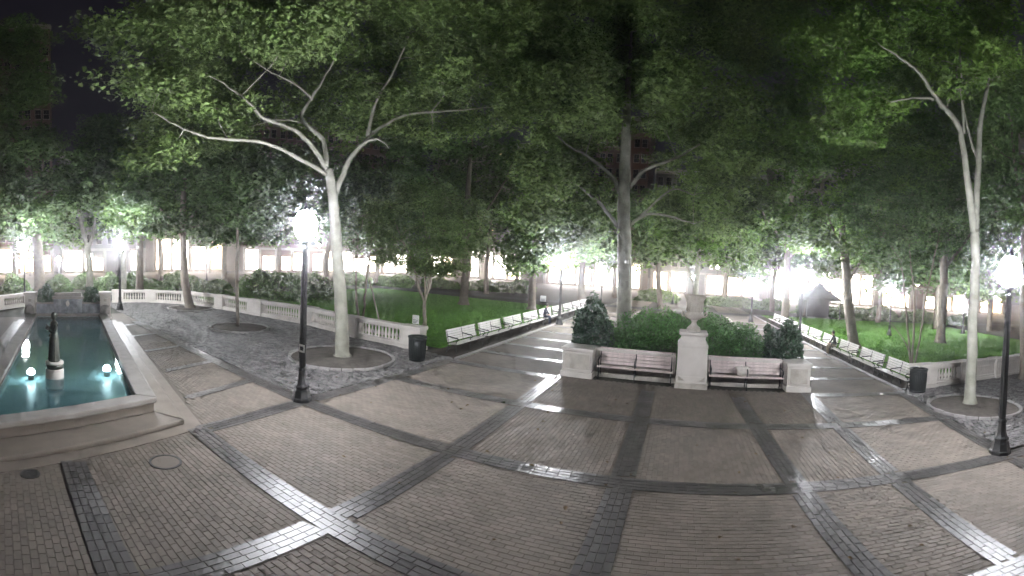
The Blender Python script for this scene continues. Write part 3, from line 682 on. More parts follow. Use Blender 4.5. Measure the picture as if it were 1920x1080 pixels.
for u0, u1 in ((-.045,.085),(.915,1.045)):
    EW('post_base', u0-.012, u1+.012, -.18, .62, 0, .22, 'limestone'); EW('post', u0, u1, -.12, .56, .221, 1.52, 'limestone'); EW('post_cap', u0-.015, u1+.015, -.2, .64, 1.521, 1.68, 'limestone')
    c0 = FL+wd*((u0+u1)/2)*np.linalg.norm(FR-FL)-wn*.13
    for z in (.70,.98,1.24):
        t_ = MB(); q = wd*.10; t_.obox(c0-q, c0+q, .05, z-.08, z+.08, inset=.0); bevel(t_.build('rosette','stained_stone',ew,origin=eo), .02)
    t_ = MB(); c1 = FL+wd*((u0+u1)/2)*np.linalg.norm(FR-FL)-wn*.35
    t_.lathe([(.26,0),(.30,.05),(.30,.34),(.24,.44),(.12,.50)], (c1[0],c1[1],.50), 14); t_.build('scroll_foot','pool_stone',ew,True,origin=eo)
# pool lights and statue
for (x, y, lab) in ((-14.4,.95,'glaring white pool light in the water left of the statue'), (-14.3,3.55,'small glaring pool light at the right inner edge of the pool')):
    e = empty('pool_light', (x,y,.031), lab, 'pool light')
    s_ = MB(); s_.lathe([(.10,0),(.11,.05),(.10,.14),(.12,.169)], n=14); s_.build('housing','black_iron',e,True)
    s_ = MB(); s_.lathe([(.10,.17),(.14,.20),(.13,.29),(.06,.34)], n=14); s_.build('lens','pool_light',e,True)

def figure(name, J, Ed, mats, matfun, parent, origin, root='pelvis', sub=2):
    names = list(J); me = bpy.data.meshes.new(name+'_skeleton')
    me.from_pydata([J[k][0] for k in names], [(names.index(a),names.index(b)) for a,b in Ed], [])
    o = bpy.data.objects.new(name+'_skeleton', me); COL.objects.link(o)
    md = o.modifiers.new('skin','SKIN'); md.use_smooth_shade = True; md.branch_smoothing = .6
    for i, k in enumerate(names):
        r = J[k][1]; sv = me.skin_vertices[0].data[i]; sv.radius = r if hasattr(r,'__len__') else (r,r); sv.use_root = (k == root)
    sb = o.modifiers.new('sub','SUBSURF'); sb.levels = sub; sb.render_levels = sub
    dg = bpy.context.evaluated_depsgraph_get(); m2 = bpy.data.meshes.new_from_object(o.evaluated_get(dg)); bpy.data.objects.remove(o)
    m2.name = name; m2.materials.clear()
    for q in mats: m2.materials.append(MATS[q])
    for p in m2.polygons: p.material_index = matfun(p.center); p.use_smooth = True
    return link(name, m2, parent)
sx, sy = -13.3,1.62
sp = empty('statue_pedestal', (sx,sy,.03), 'round white pedestal standing in the pool under the bronze figure', 'pedestal')
s_ = MB(); s_.lathe([(.29,0),(.29,.56),(.26,.60)], n=28); s_.build('drum','limestone',sp,True)
s_ = MB(); s_.lathe([(.27,.601),(.28,.64),(.28,.70),(.26,.72)], n=28); s_.build('collar','bronze',sp,True)
s_ = MB(); s_.lathe([(.285,.721),(.29,.76),(.27,.80)], n=28); s_.build('top_slab','limestone',sp,True)
sta = empty('statue', (sx,sy,.825), 'slender dark bronze figure in a long robe on the round pool pedestal', 'statue')
b_ = MB()
b_.lathe([(.20,0),(.205,.05),(.19,.25),(.175,.45),(.165,.62),(.155,.72),(.12,.85),(.115,.92),(.145,1.03),(.15,1.10),(.10,1.17),(.05,1.20)], n=24, sx=1.0, sy=.82)
b_.lathe([(.045,1.15),(.042,1.24),(.06,1.25)], n=14)
b_.lathe([(.01,-.115),(.05,-.09),(.073,-.03),(.078,.03),(.06,.09),(.01,.115)], (.0,-.01,1.33), 16, sx=.9, sy=1.05)
b_.lathe([(.01,-.05),(.045,-.03),(.05,.02),(.02,.05)], (.0,.075,1.36), 12)
b_.tube([(-.145,.0,1.10),(-.21,.02,.96),(-.235,-.01,.83),(-.20,-.10,.73),(-.185,-.15,.70)], [.05,.045,.04,.034,.02], 10)
b_.tube([(.145,.0,1.10),(.205,.03,.97),(.21,.0,.86),(.13,-.13,.90),(.08,-.17,.93)], [.05,.045,.04,.034,.02], 10)
b_.lathe([(.02,-.06),(.07,-.03),(.085,.02),(.05,.06),(.01,.075)], (.07,-.19,.98), 12)
b_.tube([(.07,-.20,1.02),(.075,-.23,1.09),(.085,-.26,1.11)], [.028,.02,.014], 8)
for k in range(9):
    a = -PI+.15+k*.36; b_.tube([(.11*math.cos(a),.09*math.sin(a),.86),(.165*math.cos(a+.08),.138*math.sin(a+.08),.55),(.20*math.cos(a+.02),.165*math.sin(a+.02),.02)], [.012,.022,.028], 6)
o_ = b_.build('figure', 'bronze', sta, True)
rm = o_.modifiers.new('remesh','REMESH'); rm.mode = 'VOXEL'; rm.voxel_size = .014; rm.use_smooth_shade = True
sm_ = o_.modifiers.new('smooth','SMOOTH'); sm_.factor = .5; sm_.iterations = 2
dg = bpy.context.evaluated_depsgraph_get(); m2 = bpy.data.meshes.new_from_object(o_.evaluated_get(dg)); o_.modifiers.clear(); o_.data = m2; m2.name = 'figure'; sta.scale = (1.05,1.05,.95)
for p_ in m2.polygons: p_.use_smooth = True

# ================================================================== PEOPLE on the benches
def sitter(x, y, rz, label, coat, legs, lean=0.0):
    e = empty('person', (x,y,0), label, 'person', rz=rz)
    J = {'pelvis':((0,.06,.54),(.165,.13)),'waist':((0,.07,.70),(.14,.11)),'chest':((0,.06-lean,.92),(.18,.125)),'neck':((0,.04-lean*1.4,1.10),.058),'chin':((0,.0-lean*1.7,1.17),(.068,.08)),'head':((0,.0-lean*1.8,1.25),(.08,.10)),'crown':((0,.02-lean*1.8,1.335),(.06,.07))}
    Ed = [('pelvis','waist'),('waist','chest'),('chest','neck'),('neck','chin'),('chin','head'),('head','crown')]
    for s2, n2 in ((-1,'l'),(1,'r')):
        J[n2+'s'] = ((s2*.20,.06-lean,1.0),.066); J[n2+'e'] = ((s2*.25,-.03-lean,.77),.052); J[n2+'w'] = ((s2*.14,-.24-lean*.6,.66),.036); J[n2+'h'] = ((s2*.09,-.31-lean*.5,.64),(.042,.024))
        for q in range(4): J[f'{n2}f{q}'] = ((s2*(.055+.024*q),-.385-lean*.5,.615-.004*abs(q-1)),.009); Ed.append((n2+'h',f'{n2}f{q}'))
        J[n2+'t'] = ((s2*.045,-.30-lean*.5,.655),.010); Ed.append((n2+'w',n2+'t'))
        J[n2+'hip'] = ((s2*.10,.02,.52),.10); J[n2+'k'] = ((s2*.13,-.40,.53),.072); J[n2+'a'] = ((s2*.13,-.40,.11),.045); J[n2+'heel'] = ((s2*.13,-.37,.045),.042); J[n2+'toe'] = ((s2*.145,-.56,.035),(.045,.03))
        Ed += [('chest',n2+'s'),(n2+'s',n2+'e'),(n2+'e',n2+'w'),(n2+'w',n2+'h'),('pelvis',n2+'hip'),(n2+'hip',n2+'k'),(n2+'k',n2+'a'),(n2+'a',n2+'heel'),(n2+'heel',n2+'toe')]
    def mf(c):
        if c[2] > 1.11: return 2
        if abs(c[0]) < .2 and c[1] < -.225-lean*.5 and c[2] > .59 and c[2] < .70: return 2
        if c[2] < .085: return 3
        if c[2] < .60: return 1
        return 0
    figure('body', J, Ed, [coat, legs, 'skin', 'black_iron'], mf, e, None)
    t_ = MB(); t_.lathe([(.085,-.06),(.105,.0),(.10,.06),(.06,.115),(.01,.13)], (0,.035-lean*1.8,1.27), 14, sx=.85, sy=1.0); t_.build('hair','hair',e,True)
    t_ = MB(); t_.lathe([(.012,-.02),(.02,-.012),(.01,.02)], (0,-.10-lean*1.8,1.235), 8); t_.build('nose','skin',e,True)
    for s2 in (-1,1): t_ = MB(); t_.lathe([(.004,-.006),(.009,0),(.004,.006)], (s2*.03,-.093-lean*1.8,1.262), 8); t_.build('eye','hair',e,True)
sitter(9.75,26.0,-PI/2,'person in a dark coat and light trousers slouched on a right row bench','black_coat','khaki',.06)
sitter(-9.98,31.0,PI/2,'person in dark blue clothing sitting on a left row bench behind the lamp','navy_coat','blue_jeans',.10)
# market tent far right
p = at(1534,590,60); e = empty('canvas_tent', (p[0],p[1],0), 'grey peaked canvas tent far beyond the right benches', 'tent')
s_ = MB(); s_.add([(-2.4,-2.4,2.5),(2.4,-2.4,2.5),(2.4,2.4,2.5),(-2.4,2.4,2.5),(-.9,-.9,3.5),(.9,-.9,3.5),(.9,.9,3.5),(-.9,.9,3.5),(0,0,4.4)], [(0,1,5,4),(1,2,6,5),(2,3,7,6),(3,0,4,7),(4,5,8),(5,6,8),(6,7,8),(7,4,8)]); s_.build('roof','canvas',e)
for a in (-1,1):
    for b in (-1,1): t_ = MB(); t_.box(a*2.3-.05,a*2.3+.05,b*2.3-.05,b*2.3+.05,0,2.5); t_.build('post','black_iron',e)
for a,b,c,d in ((-2.4,2.4,-2.42,-2.40),(-2.42,-2.40,-2.38,2.38),(2.40,2.42,-2.38,2.38)): t_ = MB(); t_.box(a,b,c,d,2.2,2.5); t_.build('valance','canvas',e)
t_ = MB(); t_.box(-2.2,2.2,2.2,2.25,0,2.45); t_.build('back_curtain','canvas',e)
# ================================================================== TREES
def dens(pts, k=4):
    out = []
    for i in range(len(pts)-1):
        for j in range(k): out.append(pts[i]+(pts[i+1]-pts[i])*j/k)
    return out+[pts[-1]]
def smooth(pts, rad, k=4):
    P = [np.array(p, float) for p in pts]; n = len(P); op = []; orr = []
    for i in range(n-1):
        p0, p1, p2, p3 = P[max(i-1,0)], P[i], P[i+1], P[min(i+2,n-1)]
        for j in range(k):
            t = j/k; op.append(.5*((2*p1)+(-p0+p2)*t+(2*p0-5*p1+4*p2-p3)*t*t+(-p0+3*p1-3*p2+p3)*t**3)); orr.append(rad[i]+(rad[i+1]-rad[i])*t)
    return op+[P[-1]], orr+[rad[-1]]
def poly_sample(poly, n):
    xs = [p[0] for p in poly]; ys = [p[1] for p in poly]; out = []
    while len(out) < n:
        x = RNG.uniform(min(xs),max(xs),64); y = RNG.uniform(min(ys),max(ys),64); ok = in_poly(np.c_[x,y], poly); out += list(zip(x[ok],y[ok]))
    return out[:n]
def tree(label, trunk, trad, limbs, crowns, leaf, lsize, lpc, bark='dark_bark', name='tree', group=None, tw=12, tsig=(.30,.30,.11), flat=.42, zmin=2.0, up=.55, base=None, nside=12, extra=(), clear=0, cd=0):
    T, R = smooth(trunk, trad); b = np.array([T[0][0],T[0][1],0.0]) if base is None else np.array(base)
    e = empty(name, tuple(b), label, 'tree', group)
    s_ = MB(); fl = [b*1.0]+T if T[0][2] > .05 else T
    fr = [R[0]*1.0]+R if T[0][2] > .05 else R
    if nside >= 12:          # root flare and a little unevenness
        P0 = fl[0]; fl = [P0+np.array([0,0,-.03]), P0+np.array([0,0,.12]), P0+(fl[1]-P0)*.5]+fl[1:]; fr = [fr[0]*1.55, fr[0]*1.28, fr[0]*1.08]+fr[1:]
    fl = [p+np.array([random.gauss(0,1),random.gauss(0,1),0])*.012*(i > 2) for i,p in enumerate(fl)]
    s_.tube(fl, [r*random.uniform(.96,1.05) for r in fr], nside); s_.build('trunk', bark, e, True, tuple(b))
    nodes = [(p, r) for p, r in zip(T, R) if p[2] > zmin*.8] or [(T[-1], R[-1])]
    for pts, rad in limbs:
        P, Rr = smooth(pts, rad); t_ = MB(); t_.tube([p+RNG.normal(0,.015,3) for p in P], Rr, 8); t_.build('limb', bark, e, True, tuple(b)); nodes += list(zip(P, Rr))
    top = T[-1]; C = []
    NX, NY = pix(np.array([q[0] for q in nodes])) if clear else (0, 0)
    for poly, (d0, d1), n, (r0, r1) in crowns:
        for x, y in poly_sample(poly, n):
            dq = RNG.uniform(d0, d1)
            if clear and dq < cd+1 and np.min(np.hypot(NX-x, NY-y)) < clear: dq = cd+RNG.uniform(1.2,6)     # leave the lit limbs open to view
            p = at(x, y, dq)
            if p[2] > zmin: C.append((p, RNG.uniform(r0, r1)))
    for p, r in extra: C.append((np.array(p), r))
    C.sort(key=lambda c: min(np.linalg.norm(c[0]-q[0]) for q in nodes[::3]))
    br = MB(); leaves = []; tints = []
    for c, r in C:
        NP = np.array([q[0] for q in nodes]); d = np.linalg.norm(NP-c, axis=1); cost = d+np.maximum(0, NP[:,2]-c[2]+.2)*1.2
        i = int(np.argmin(cost)); p0, r0 = nodes[i]; L_ = d[i]
        if L_ > .5:
            mid = (p0+c)/2+np.array([0,0,.10*L_])+RNG.normal(0,.07*L_,3); ra = min(r0*.7, .015+.011*L_); P, Rr = smooth([p0,mid,c], [ra,ra*.7,max(.008,ra*.35)], 3)
            br.tube(P, Rr, 5, cap=False); nodes += list(zip(P[2:], Rr[2:]))
        nt_ = max(4, int(tw*r*r)); v = RNG.normal(size=(nt_,3)); v /= np.linalg.norm(v,axis=1)[:,None]; v *= (RNG.random(nt_)**.45)[:,None]
        ends = c+v*np.array([r,r,r*flat])
        for q in ends[:6]: br.tube([c,(c+q)/2+RNG.normal(0,.06,3),q], [.011,.008,.004], 3, cap=False)
        nl = int(lpc*r*r); which = RNG.integers(0, nt_, nl)
        leaves.append(ends[which]+RNG.normal(size=(nl,3))*np.array(tsig)*max(.6,min(r,1.4))); tints.append(np.clip(RNG.normal(.5,.2,nl)+RNG.normal(0,.18),0,1))
    if br.v: tag(br.build('branches', bark, e, True, tuple(b)), kind='stuff')
    P = np.concatenate(leaves); tt = np.concatenate(tints)
    dn = np.linalg.norm(P-CP, axis=1); kp = dn > 5; P = P[kp]; tt = tt[kp]
    link('crown', leaf_mesh('crown', P, lsize, leaf, up, origin=tuple(b), tints=tt), e)
    return e
A = at
# --- big plane tree in the left bed
D = 18.25
tr = [np.array([-12.75,12.95,0.0]), A(641,600,D), A(634,500,D), A(628,420,D), A(624,370,D), A(616,318,D)]
limbs = [([A(616,330,D),A(560,297,17.4),A(500,270,16.6),A(440,262,15.8),A(390,258,15.2),A(330,236,14.6),A(285,208,14.2)], [.085,.075,.064,.054,.044,.032,.02]),
         ([A(612,318,D),A(580,268,17.8),A(540,238,17.2),A(495,222,16.8),A(470,196,16.4),A(430,165,16),A(385,138,15.6)], [.10,.09,.078,.066,.052,.036,.022]),
         ([A(612,312,D),A(605,262,18.6),A(565,222,19),A(583,186,19.4),A(612,140,19.8),A(634,90,20),A(640,40,20.3)], [.115,.10,.085,.07,.055,.04,.024]),
         ([A(583,186,19.4),A(560,162,19),A(510,136,18.6),A(455,104,18.2)], [.06,.05,.04,.02]),
         ([A(626,375,D),A(640,335,18.5),A(655,300,18.8),A(682,268,19.2),A(712,240,19.8),A(770,214,20.6),A(850,208,21.5),A(930,200,22.5)], [.135,.12,.105,.088,.07,.055,.04,.022]),
         ([A(672,278,19),A(695,262,18.6),A(718,265,18.3),A(728,278,18.2)], [.07,.05,.035,.02]),
         ([A(690,255,19.4),A(705,190,19.6),A(740,130,19.8),A(770,60,20)], [.09,.07,.05,.03])]
crowns = [([(195,60),(300,-30),(640,-30),(640,120),(560,210),(450,200),(330,160),(240,150)], (13.5,19.5), 66, (.9,1.5)),
          ([(235,140),(430,150),(560,210),(470,250),(330,300),(260,310),(245,230)], (13.2,17.5), 46, (.7,1.15)),
          ([(620,-30),(980,-30),(1010,60),(920,150),(900,240),(800,275),(680,230),(640,120)], (16.5,24), 56, (.9,1.6)),
          ([(560,225),(680,235),(680,280),(600,290)], (16.5,18.5), 5, (.5,.8)), ([(530,150),(720,140),(720,240),(560,240)], (19.5,26), 18, (.8,1.3))]
tree('big pale-barked plane tree with spreading limbs behind the left plaza lamp', tr, [.32,.285,.255,.235,.215,.17], limbs, crowns, 'leaf_sycamore', .155, 380, 'sycamore_bark', 'plane_tree', tw=14, clear=42, cd=19)
# --- plane tree behind the planter
D = 27.0
tr = [np.array([-3.42,26.8,0.1]), A(1171,480,D), A(1170,400,D), A(1171,330,D), A(1173,260,D), A(1176,190,D), A(1181,120,D), A(1184,60,D)]
limbs = [([A(1158,425,D),A(1128,385,26.5),A(1088,350,26)], [.14,.11,.05]), ([A(1163,362,D),A(1148,332,27.4),A(1098,290,28),A(1068,276,28.4),A(1035,243,28.8)], [.15,.12,.09,.07,.03]),
         ([A(1180,352,D),A(1212,318,26.6),A(1268,296,26.2),A(1312,270,25.8)], [.14,.11,.08,.03]), ([A(1182,420,D),A(1215,402,26.8),A(1255,406,26.6),A(1300,420,26.4)], [.10,.08,.06,.03]), ([A(1180,425,D),A(1230,378,27.4),A(1262,355,27.8),A(1300,365,28)], [.09,.07,.05,.03])]
crowns = [([(1095,110),(1270,110),(1260,240),(1110,250)], (22.5,26.5), 26, (.9,1.5)), ([(1030,250),(1120,240),(1130,330),(1050,350)], (23,26.5), 12, (.7,1.1)), ([(1220,230),(1330,220),(1340,320),(1250,310)], (23,26), 10, (.7,1.1)), ([(930,110),(1160,100),(1150,250),(1130,300),(1000,290),(960,220)], (20.5,29), 46, (1.1,1.8)), ([(1000,290),(1140,260),(1150,330),(1120,440),(1030,470),(985,400)], (21,27), 34, (.9,1.5)),
          ([(1150,-30),(1420,-30),(1400,200),(1330,280),(1190,250)], (21,31), 50, (1.2,1.9)), ([(1250,280),(1400,220),(1430,400),(1390,450),(1270,440),(1230,380)], (21,27.5), 38, (1.0,1.6)), ([(900,-30),(1160,-30),(1150,110),(930,120)], (21,30), 30, (1.3,2.0))]
tree('tall plane tree with mottled straight trunk rising behind the planter hedge', tr, [.50,.43,.40,.36,.30,.22,.14,.06], limbs, crowns, 'leaf_sycamore', .19, 300, 'sycamore_bark', 'plane_tree', tw=12, zmin=4, clear=46, cd=27.5)
# --- pale forked tree at the right
D = 17.3
tr = [np.array([10.75,13.3,0.0]), A(1824,620,D), A(1828,520,D), A(1829,430,D)]
limbs = [([A(1829,440,D),A(1818,370,17.1),A(1808,290,16.9),A(1796,235,16.7),A(1765,195,16.3),A(1725,140,15.6),A(1690,110,15),A(1650,85,14.4)], [.16,.14,.125,.11,.085,.06,.045,.02]),
         ([A(1829,440,D),A(1832,360,17.5),A(1836,260,17.7),A(1845,190,17.9),A(1862,120,18.1),A(1880,60,18.3)], [.15,.13,.115,.09,.06,.03]), ([A(1808,250,16.8),A(1804,180,17),A(1800,90,17.2)], [.08,.06,.03]), ([A(1833,300,17.6),A(1814,240,17.8),A(1790,120,18)], [.06,.05,.03]), ([A(1750,186,16),A(1715,184,15.4),A(1670,192,14.8)], [.05,.035,.02])]
crowns = [([(1500,60),(1640,-30),(1890,-30),(1885,90),(1800,150),(1690,130),(1600,130)], (16,22), 44, (.8,1.3)), ([(1530,180),(1680,170),(1700,220),(1640,260),(1530,250)], (15,19), 16, (.7,1.1)), ([(1790,100),(1890,90),(1870,160),(1800,170)], (15,17.5), 8, (.6,.9)), ([(1500,60),(1620,60),(1640,150),(1530,150)], (15,20), 10, (.8,1.2))]
tree('pale forked tree with smooth grey stems in the right stone-edged bed', tr, [.235,.205,.19,.175], limbs, crowns, 'leaf_maple', .15, 360, 'sycamore_bark', 'forked_tree', tw=14)
# --- crape myrtle on the left lawn
D = 28.3; bx, by = g(796,612)
tr = [np.array([bx,by,0.0]), A(796,590,D), A(796,562,D)]
limbs = [([A(796,565,D),A(784,535,D),A(775,500,28),A(757,455,27.8),A(735,405,27.5)], [.09,.08,.065,.05,.02]), ([A(796,565,D),A(806,530,D),A(812,480,28.6),A(826,430,28.8),A(850,385,29)], [.09,.08,.06,.045,.02]), ([A(797,560,D),A(797,510,28.5),A(800,450,28.6),A(790,380,28.5)], [.08,.065,.05,.02])]
crowns = [([(690,350),(800,335),(890,365),(925,440),(880,500),(800,520),(720,500),(685,430)], (25.5,31), 95, (.7,1.1))]
tree('slim crape myrtle with upswept stems on the left lawn behind the notice board', tr, [.13,.12,.11], limbs, crowns, 'leaf_crape', .13, 420, 'crape_bark', 'crape_myrtle', tw=18, zmin=3)
# --- stems behind the balustrade left of it
bx, by = -17.2,19.4
e0 = np.array([bx,by,0.0]); D = math.hypot(bx,by)
limbs = [([A(676,610,D),A(668,560,D),A(668,500,25.6),A(672,440,25.4)], [.075,.07,.06,.03]), ([A(680,610,D),A(684,560,D),A(690,500,26),A(700,430,26.2)], [.07,.06,.05,.03]), ([A(712,606,D),A(702,560,26),A(692,520,26),A(690,470,26)], [.05,.045,.035,.02])]
tree('multi-stemmed small tree just right of the big left trunk behind the balustrade', [e0,A(680,606,D)], [.10,.08], limbs, [([(650,390),(730,400),(740,470),(660,470)], (24,28), 14, (.6,1.0))], 'leaf_crape', .12, 300, 'crape_bark', 'small_tree', zmin=3)
# --- dark tree by the balustrade and slender sapling
D = 34.0; tr = [np.array([-30.75,14.35,0.0]), A(346,520,D), A(344,460,D), A(343,400,D), A(346,330,D)]
tree('dark straight-trunked tree before the curving left balustrade', tr, [.36,.31,.28,.24,.16], [([A(344,450,D),A(310,400,33),A(260,370,32)], [.14,.10,.05]), ([A(344,420,D),A(390,380,34),A(450,350,34)], [.13,.10,.05])],
     [([(225,300),(420,280),(560,300),(520,400),(440,450),(340,430),(260,440)], (28,37), 70, (1.2,2.0)), ([(380,420),(530,400),(500,460),(400,470)], (29,34), 16, (.9,1.4))], 'leaf_dark', .24, 150, 'dark_bark', 'dark_tree', tw=9, zmin=4)
D = 25.2; tr = [np.array([-21.5,13.15,0.0]), A(444,540,D), A(445,470,D), A(446,400,D)]
tree('slender straight young trunk on the cobbles left of the plaza lamp', tr, [.11,.10,.09,.06], [], [([(380,330),(520,320),(520,400),(440,430),(390,400)], (23,28), 24, (.9,1.4))], 'leaf_dark', .2, 180, 'dark_bark', 'young_tree', zmin=4, nside=8)
# --- left beyond the pool
D = 46; p0 = A(168,520,D); tr = [np.array([p0[0],p0[1],0.0]), A(168,500,D), A(163,455,D)]
tree('pale forked tree beyond the pool end wall', tr, [.42,.36,.30], [([A(163,460,D),A(152,420,D),A(146,385,D),A(138,372,45.5)], [.25,.22,.16,.10]), ([A(166,465,D),A(174,440,D),A(180,400,D)], [.2,.17,.10])],
     [([(120,300),(250,290),(300,360),(240,430),(150,400)], (40,50), 42, (1.4,2.3)), ([(20,380),(140,380),(130,450),(20,440)], (42,52), 10, (1.2,1.8))], 'leaf_dark', .28, 100, 'sycamore_bark', 'forked_tree', tw=8, zmin=5)
D = 42; p0 = A(231,550,D); tr = [np.array([p0[0],p0[1],0.0]), A(230,500,D), A(226,430,D), A(224,380,D)]
tree('tree right behind the lamp beyond the pool end wall', tr, [.40,.36,.28,.18], [([A(226,440,D),A(250,390,D),A(290,360,D)], [.14,.10,.05])], [([(190,290),(330,290),(320,420),(250,450),(200,420)], (37,46), 40, (1.3,2.1))], 'leaf_maple', .28, 100, 'sycamore_bark', 'park_tree', tw=8, zmin=5)
D = 50; p0 = A(75,545,D); tr = [np.array([p0[0],p0[1],0.0]), A(72,480,D), A(64,400,D), A(54,320,D), A(48,250,D)]
tree('dark leaning tree left of the pool end wall', tr, [.65,.58,.5,.4,.3], [([A(64,400,D),A(80,380,D),A(85,350,D)], [.22,.16,.1])], [([(-40,60),(70,40),(90,260),(180,320),(120,420),(-40,440)], (40,54), 84, (1.8,2.8))], 'leaf_dark', .32, 60, 'dark_bark', 'dark_tree', tw=6, zmin=6)
# --- right side
D = 32.0; tr = [np.array([12.6,29.4,0.0]), A(1590,560,D), A(1586,500,D), A(1580,450,D), A(1578,380,D)]
tree('dark tree standing behind the right bench row at the lawn edge', tr, [.42,.36,.32,.27,.18], [([A(1586,520,D),A(1578,480,31.6),A(1562,430,31),A(1550,400,30.6)], [.13,.11,.08,.04]), ([A(1590,530,D),A(1620,480,32.5),A(1650,440,33)], [.12,.09,.04])],
     [([(1420,250),(1560,220),(1740,260),(1760,420),(1640,500),(1500,470),(1420,420)], (26,38), 84, (1.2,2.0))], 'leaf_maple', .22, 150, 'dark_bark', 'park_tree', tw=9, zmin=4.2)
bx, by = 13.2,21.3; D = math.hypot(bx,by)
limbs = [([A(1708,690,D),A(1704,640,D),A(1698,580,D),A(1690,500,25.4),A(1665,450,25.6),A(1640,420,25.8)], [.075,.07,.06,.05,.035,.02]), ([A(1709,690,D),A(1712,640,D),A(1714,560,D),A(1706,480,25),A(1700,400,25)], [.075,.07,.06,.045,.02]), ([A(1711,690,D),A(1724,640,D),A(1736,560,D),A(1752,480,24.8),A(1772,400,24.6)], [.07,.06,.05,.04,.02]), ([A(1705,660,D),A(1690,630,D),A(1660,596,D)], [.04,.035,.02])]
tree('multi-stemmed tree with thin pale trunks on the right lawn near the bin', [np.array([bx,by,0.0]),A(1709,688,D)], [.14,.10], limbs, [([(1590,330),(1720,300),(1800,360),(1790,460),(1700,500),(1600,490)], (22,28), 52, (.8,1.3))], 'leaf_dark', .14, 300, 'crape_bark', 'small_tree', tw=14, zmin=3.2)
D = 38.0; p0 = A(1306,560,D); tr = [np.array([p0[0],p0[1],0.0]), A(1306,520,D), A(1311,480,D), A(1318,440,D), A(1326,400,D)]
tree('light-stemmed tree rising directly behind the stone urn', tr, [.26,.23,.2,.15,.08], [([A(1304,540,D),A(1296,520,37.8),A(1288,500,37.6)], [.13,.11,.06]), ([A(1312,475,D),A(1340,450,38),A(1375,440,38)], [.09,.06,.03])],
     [([(1230,380),(1330,370),(1430,420),(1410,500),(1340,490),(1240,490)], (33,42), 56, (1.0,1.7))], 'leaf_maple', .22, 150, 'sycamore_bark', 'park_tree', tw=9, zmin=4)
D = 43.0; p0 = A(997,580,D); tr = [np.array([p0[0],p0[1],0.0]), A(998,540,D), A(1000,490,D), A(1002,430,D)]
tree('brightly lit maple left of the bench row lamp', tr, [.42,.36,.3,.2], [], [([(955,400),(1040,390),(1100,430),(1090,490),(1020,500),(985,545),(960,500)], (33,42), 62, (.9,1.5))], 'leaf_maple', .22, 170, 'dark_bark', 'maple_tree', tw=9, zmin=2.6)
D = 52.0; p0 = A(1090,570,D); tr = [np.array([p0[0],p0[1],0.0]), A(1090,530,D), A(1092,480,D), A(1085,420,D)]
tree('stout trunk tree beyond the end of the left bench row', tr, [.5,.42,.36,.25], [([A(1091,500,D),A(1070,480,D),A(1055,470,D)], [.2,.14,.08])], [([(1020,390),(1150,390),(1150,480),(1060,490)], (44,56), 34, (1.5,2.3))], 'leaf_maple', .3, 90, 'dark_bark', 'park_tree', tw=7, zmin=5)
D = 55.0; p0 = A(1240,560,D); tr = [np.array([p0[0],p0[1],0.0]), A(1234,520,D), A(1236,470,D), A(1240,420,D)]
tree('two-stemmed dark tree between the planter plane tree and the urn', tr, [.36,.3,.26,.18], [([A(1236,500,D),A(1228,460,D),A(1226,430,D)], [.16,.12,.07])], [([(1190,360),(1280,350),(1290,480),(1200,480)], (46,58), 34, (1.5,2.3))], 'leaf_dark', .3, 90, 'dark_bark', 'park_tree', tw=7, zmin=5)
D = 24.0; p0 = A(1925,690,D); tr = [np.array([p0[0],p0[1],0.0]), A(1922,560,D), A(1922,420,D), A(1915,250,D)]
tree('dark trunk half cut off at the right edge of the view', tr, [.34,.3,.27,.18], [([A(1922,440,D),A(1905,330,D),A(1895,220,D)], [.12,.09,.05])], [([(1860,150),(1960,120),(1960,420),(1890,450),(1850,330)], (21,28), 30, (1.1,1.7))], 'leaf_dark', .2, 170, 'dark_bark', 'dark_tree', tw=8, zmin=5)
# --- tall canopy trees filling the sky between the main trunks
for lab, px_, D, h, poly, n, lf in (
    ('tall leafy tree whose crown fills the sky between the two plane trees', 868, 44, 21, [(700,60),(960,-30),(1010,120),(1000,330),(900,360),(760,330),(690,240)], 80, 'leaf_dark'),
    ('tall leafy tree whose crown fills the dark sky right of the planter plane tree', 1470, 45, 22, [(1330,-30),(1560,-30),(1580,250),(1500,340),(1400,330),(1340,200)], 90, 'leaf_dark'),
    ('tall leafy tree behind the pale forked tree at right', 1765, 40, 20, [(1640,120),(1900,60),(1930,330),(1800,430),(1680,330)], 80, 'leaf_dark'),
    ('tall dark tree left of the big plane tree crown', 262, 48, 20, [(150,240),(300,200),(420,230),(430,330),(300,360),(170,330)], 60, 'leaf_dark')):
    p0 = A(px_,600,D); q = lambda z, dx=0: np.array([p0[0]+dx,p0[1],z])
    tree(lab, [q(0),q(4,.1),q(8,-.1),q(h*.75,.2)], [.45,.38,.33,.14], [([q(6),q(8.5,2.2),q(11,4)],[.18,.13,.06]),([q(7),q(9.5,-2.4),q(12,-4.2)],[.18,.13,.06])], [(poly,(D-6,D+5),n,(1.7,2.7))], lf, .3, 70, 'dark_bark', 'canopy_tree', tw=6, zmin=5)
